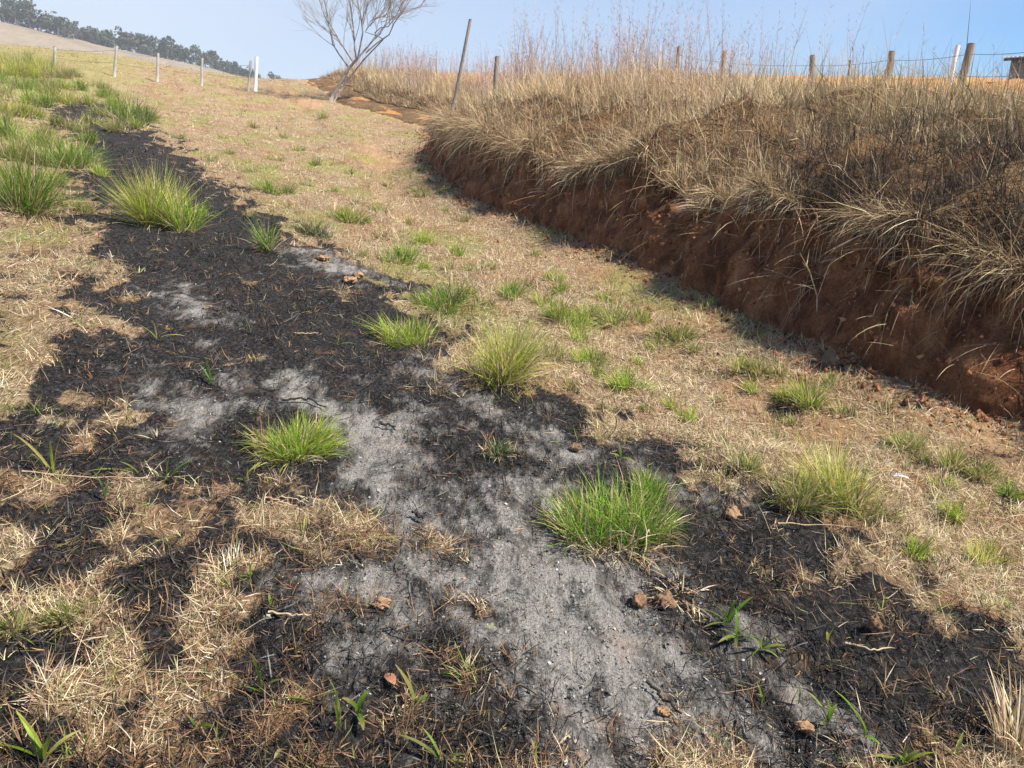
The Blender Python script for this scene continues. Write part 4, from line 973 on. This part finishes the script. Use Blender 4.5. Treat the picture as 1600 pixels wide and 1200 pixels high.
# ------------------------------------------------------------------ bare tree
p = hit(516, 158); m_ = (p[1]/ray(516, 158)[1])/FPX
tree = empty('bare_tree', p)
print('tree at', p, 'm/px', m_)
def tp(px, py, dy=0.0): return np.array([(px-516)*m_, dy, (158-py)*m_])
mb = MB(); mb.tube([tp(512, 166), tp(522, 148), tp(536, 128), tp(548, 110), tp(562, 96)], [.09, .07, .06, .055, .048], 9, cap=True)
mb.tube([tp(520, 160, .1), tp(545, 125, .15), tp(572, 95, .2), tp(602, 68, .15)], [.034, .032, .028, .022], 7)
mb.build('trunk', M['bark'], tree, smooth=True)
def limb(pts, r, depth, kids, spread=.55, up=.16):
    mb = MB(); P = np.array([tp(*q) for q in pts]); P[1:] += np.cumsum(rng.normal(0, .11, (len(P)-1, 3)), 0)*[1, 1.6, .4]; k = np.linspace(0, len(P)-1, 10)
    C = np.stack([np.interp(k, np.arange(len(P)), P[:, i]) for i in range(3)], 1); C[1:-1] += np.cumsum(rng.normal(0, .075, (8, 3)), 0)*np.sin(np.linspace(.3, 2.9, 8))[:, None]
    r = r*.62; rr = np.linspace(r, r*.40, 10); mb.tube(C, rr, 6, cap=False)
    for c in range(int(kids*1.6)):
        f = rng.uniform(.15, 1.0)*9; i = min(8, int(f)); q = C[i] + (C[i+1]-C[i])*(f-i); dd = C[i+1]-C[i]; dd /= np.linalg.norm(dd)
        s = rng.normal(size=3); s -= dd*(s @ dd); s /= np.linalg.norm(s)
        branchy(tree, '', q, dd*.8 + s*spread*1.2 + np.array([0, 0, up]), rng.uniform(.9, 1.9), max(rr[i]*.5, .011), depth, mb, spread, up, (4, 7))
    mb.build('limb', M['bark'], tree, smooth=True)
limb([(548, 110), (530, 85), (505, 50), (488, 10), (482, -40)], .05, 2, 6)
limb([(555, 102), (540, 75), (520, 40), (512, 0), (505, -60)], .045, 2, 6)
limb([(560, 98), (556, 60), (552, 20), (545, -40), (540, -90)], .05, 2, 7)
limb([(562, 96), (575, 60), (580, 15), (578, -40), (584, -100)], .055, 2, 8)
limb([(562, 96), (590, 70), (605, 30), (608, -20), (620, -80)], .055, 2, 7)
limb([(602, 68, .15), (575, 50, .3), (600, 10, .4), (598, -50, .5)], .03, 2, 6)
limb([(575, 88), (605, 55), (630, 25), (652, -15), (668, -55)], .045, 2, 6)
limb([(590, 60), (625, 40), (650, 12), (672, -20)], .035, 2, 5)
limb([(600, 45), (640, 30), (660, 22), (672, 8)], .022, 1, 2)
limb([(585, 52, -.3), (600, 40, -.6), (618, 5, -.9), (628, -50, -1.0)], .03, 2, 6)
tag(tree, 'bare leafless tree leaning from the low bank at the track top', 'tree')
# thin bent sapling beside it
p = hit(482, 118); m2 = (p[1]/ray(482, 118)[1])/FPX; mb = MB()
mb.tube(np.array([[0, 0, -.1], [-4, 0, 20], [-14, 0, 40], [-18, 0, 62]])*[m2, 1, m2], [.016, .014, .011, .006], 5)
mb.tube(np.array([[-13, 0, 38], [-6, 0, 50], [-8, 0, 62]])*[m2, 1, m2], [.009, .007, .004], 4)
o = mb.build('sapling', M['bark'], smooth=True); o.location = p; tag(o, 'thin bare forked sapling on the grassy crest beside the bare tree', 'sapling')

# ------------------------------------------------------------------ fences
def post_mesh(px, py, tx, ty, r, mat, parent, name='post', sides=8, org=None, depth=None):
    p = hit(px, py) if depth is None else at_depth(px, py, depth)
    if depth is not None: p[2] = float(surf_z(p[0], p[1]))
    top = at_depth(tx, ty, p[1] + .02)
    ax = (top - p)/np.linalg.norm(top - p); org = p if org is None else org
    P = np.array([p - ax*.25, p + (top-p)*.33, p + (top-p)*.66, top - ax*.03, top]); P[1:3] += rng.normal(0, r*.12, (2, 3))
    mb = MB(); mb.tube(P - org, [r*1.08, r*1.02, r*.98, r, r*.82], sides); o = mb.build(name, mat, parent); return p, top, o
def fence(posts, wires, label, mat, rad, group=None):
    base = hit(*posts[0][:2]) if len(posts[0]) == 4 else at_depth(*posts[0][:2], posts[0][4]); e = empty('wire_fence', base); ends = []
    for (px, py, tx, ty, *dep) in posts:
        p, t, o = post_mesh(px, py, tx, ty, rad, mat, e, org=base, depth=dep[0] if dep else None); ends.append((p, t))
    for w in wires:
        pts = []
        for i, (p, t) in enumerate(ends):
            q = p + (t-p)*w
            if pts:
                a = pts[-1]; pts += [a + (q-a)*f - np.array([0, 0, .05*4*f*(1-f)]) for f in (.25, .5, .75)]
            pts.append(q)
        mb = MB(); mb.tube(np.array(pts) - base, .006, 4); mb.build('wire', M['wire'], e)
    tag(e, label, 'fence'); return ends
R = fence([(1640, 146, 1666, 56, 15.5), (1498, 140, 1518, 68, 18.0), (1380, 142, 1394, 80, 21.0), (1267, 128, 1270, 86, 25.0), (1128, 110, 1132, 80, 31.0), (1058, 112, 1061, 72, 36.0)], (.80, .38),
          'weathered grey post and wire fence along the top of the bank', M['wood'], .085)
for p, t in R: print('fence', np.round(p, 2), round(float(np.linalg.norm(t-p)), 2))
Lf = fence([(84, 106, 86, 72), (179, 120, 182, 71), (246, 128, 247, 82), (315, 134, 316, 90), (388, 142, 392, 95)], (.85, .45),
           'pale post and wire fence across the far crest', M['pale_wood'], .05)
for p, t in Lf: print('left fence', np.round(p, 2), round(float(np.linalg.norm(t-p)), 2))
def lone_post(px, py, tx, ty, r, mat, label, name='fence_post', depth=None):
    p, t, o = post_mesh(px, py, tx, ty, r, mat, None, name, depth=depth); o.location = p; tag(o, label, 'post')
    print(name, np.round(p, 2), round(float(np.linalg.norm(t-p)), 2))
lone_post(700, 158, 735, 30, .032, M['wood'], 'tall thin grey pole leaning right on the bank edge', 'leaning_pole', depth=18.0)
lone_post(399, 142, 401, 88, .07, M['white_post'], 'white post at the track end of the pale crest fence')
lone_post(1483, 122, 1497, 70, .07, M['white_post'], 'slanting white post behind the grey fence', depth=26.0)
lone_post(770, 128, 777, 88, .06, M['wood'], 'short dark stump post among bank grass by the leaning pole', depth=22.0)
lone_post(1323, 132, 1329, 94, .035, M['wood'], 'thin dark stake between two grey fence posts', 'stake', depth=21.0)

# ------------------------------------------------------------------ hut at the right edge
hp = at_depth(1650, 118, 40.0); hz = float(surf_z(hp[0], hp[1])); hut = empty('hut', (hp[0], hp[1], hz), radians(-37))
px_m = 40.0/ray(1650, 118)[1]/FPX
wall_x0 = (1573-1650)*px_m*.84; roof_x0 = (1561-1650)*px_m*.84
top = at_depth(1575, 88, 40.0)[2] - hz
mb = MB()
nb = 14; bw = (3.0 - wall_x0)/nb
for side_y in (0, 3.0):
    pass
# front boards are parts of their own
for k in range(nb):
    b_ = MB(); hh = top + .3
    b_.box([wall_x0 + bw*(k+.5), 0, hh/2 - .3], [bw - .02, .03 + .01*(k % 2), hh], (1, 1, 1)); b_.build('board', M['hut_wall'], hut)
b_ = MB(); b_.box([wall_x0 + .03, 1.5, top/2 - .15], [.05, 2.9, top + .3]); b_.build('side_wall', M['hut_wall'], hut)
b_ = MB(); b_.box([3.0, 1.5, top/2 - .15], [.05, 2.9, top + .3]); b_.build('side_wall', M['hut_wall'], hut)
b_ = MB(); b_.box([(wall_x0+3)/2, 3.0, top/2 - .1], [3.0 - wall_x0, .05, top + .4]); b_.build('back_wall', M['hut_wall'], hut)
# corrugated roof sheet
cx = np.linspace(roof_x0, 3.5, 150); cz = .022*np.cos((cx-roof_x0)*2*pi/.177)
Vr = []
for yy, zz in ((-.55, top + .06), (3.5, top + .45)):
    for dz in (0, -.012): Vr.append(np.stack([cx, 0*cx + yy, zz + cz + dz], 1))
nC = len(cx); Vr = np.concatenate(Vr); i = np.arange(nC-1)
Fr = np.concatenate([np.stack([i, i+1, 2*nC+i+1, 2*nC+i], 1), np.stack([nC+i+1, nC+i, 3*nC+i, 3*nC+i+1], 1), np.stack([nC+i, nC+i+1, i+1, i], 1), np.stack([2*nC+i, 2*nC+i+1, 3*nC+i+1, 3*nC+i], 1)])
mesh_obj('roof', Vr, Fr, M['hut_roof'], hut, smooth=False)
b_ = MB(); b_.box([(roof_x0+3.5)/2, -.42, top - .04], [3.4 - roof_x0, .06, .12]); b_.build('rafter', M['hut_dark'], hut)
b_ = MB(); b_.box([(roof_x0+3.5)/2, .9, top + .09], [3.4 - roof_x0, .06, .12]); b_.build('rafter', M['hut_dark'], hut)
tag(hut, 'small plank hut with corrugated lean-to roof beyond the fence', 'hut')
print('hut', hp, hz, top)

# small reddish mound on the far pasture
for r_ in [np.linspace(110, 380, 500)]:
    d = ray(213, 106); d = d/np.hypot(d[0], d[1]); el = hill_z(d[0]*r_, d[1]*r_); i = int(np.argmax(el > 1.6 + d[2]*r_))
    q = np.array([d[0]*r_[i], d[1]*r_[i], el[i]])
print('mound', q)
import bmesh
bm = bmesh.new(); bmesh.ops.create_icosphere(bm, subdivisions=3, radius=1.0)
V = np.array([v.co[:] for v in bm.verts]); F = np.array([[v.index for v in f.verts] for f in bm.faces]); bm.free()
sc_ = q[1]/FPX*5.0
V = V*(1 + .25*fbm(V[:, 0]*1.5 + V[:, 2], V[:, 1]*1.5, 300, 3))[:, None]*[sc_, sc_, sc_*1.1]
o = mesh_obj('earth_mound', V, F, simple_mat('red_mound', (.20, .07, .045), (.36, .15, .09), 3), smooth=True); o.location = q + np.array([0, 0, sc_*.5])
tag(o, 'small reddish earth mound on the far pasture', 'mound')

# ------------------------------------------------------------------ haze
mb = MB(); mb.box([-290, 370, 45], [1240, 1080, 190]); hz_m, nt, ns, ln = new_mat('haze_air')
pv = ns.new('ShaderNodeVolumePrincipled'); pv.inputs['Color'].default_value = (.86, .90, .96, 1); pv.inputs['Density'].default_value = .0009; pv.inputs['Anisotropy'].default_value = .2
oo = ns.new('ShaderNodeOutputMaterial'); ln.new(pv.outputs[0], oo.inputs['Volume'])
hzo = mb.build('haze', hz_m); tag(hzo, 'thin pale blue morning haze', kind='stuff')
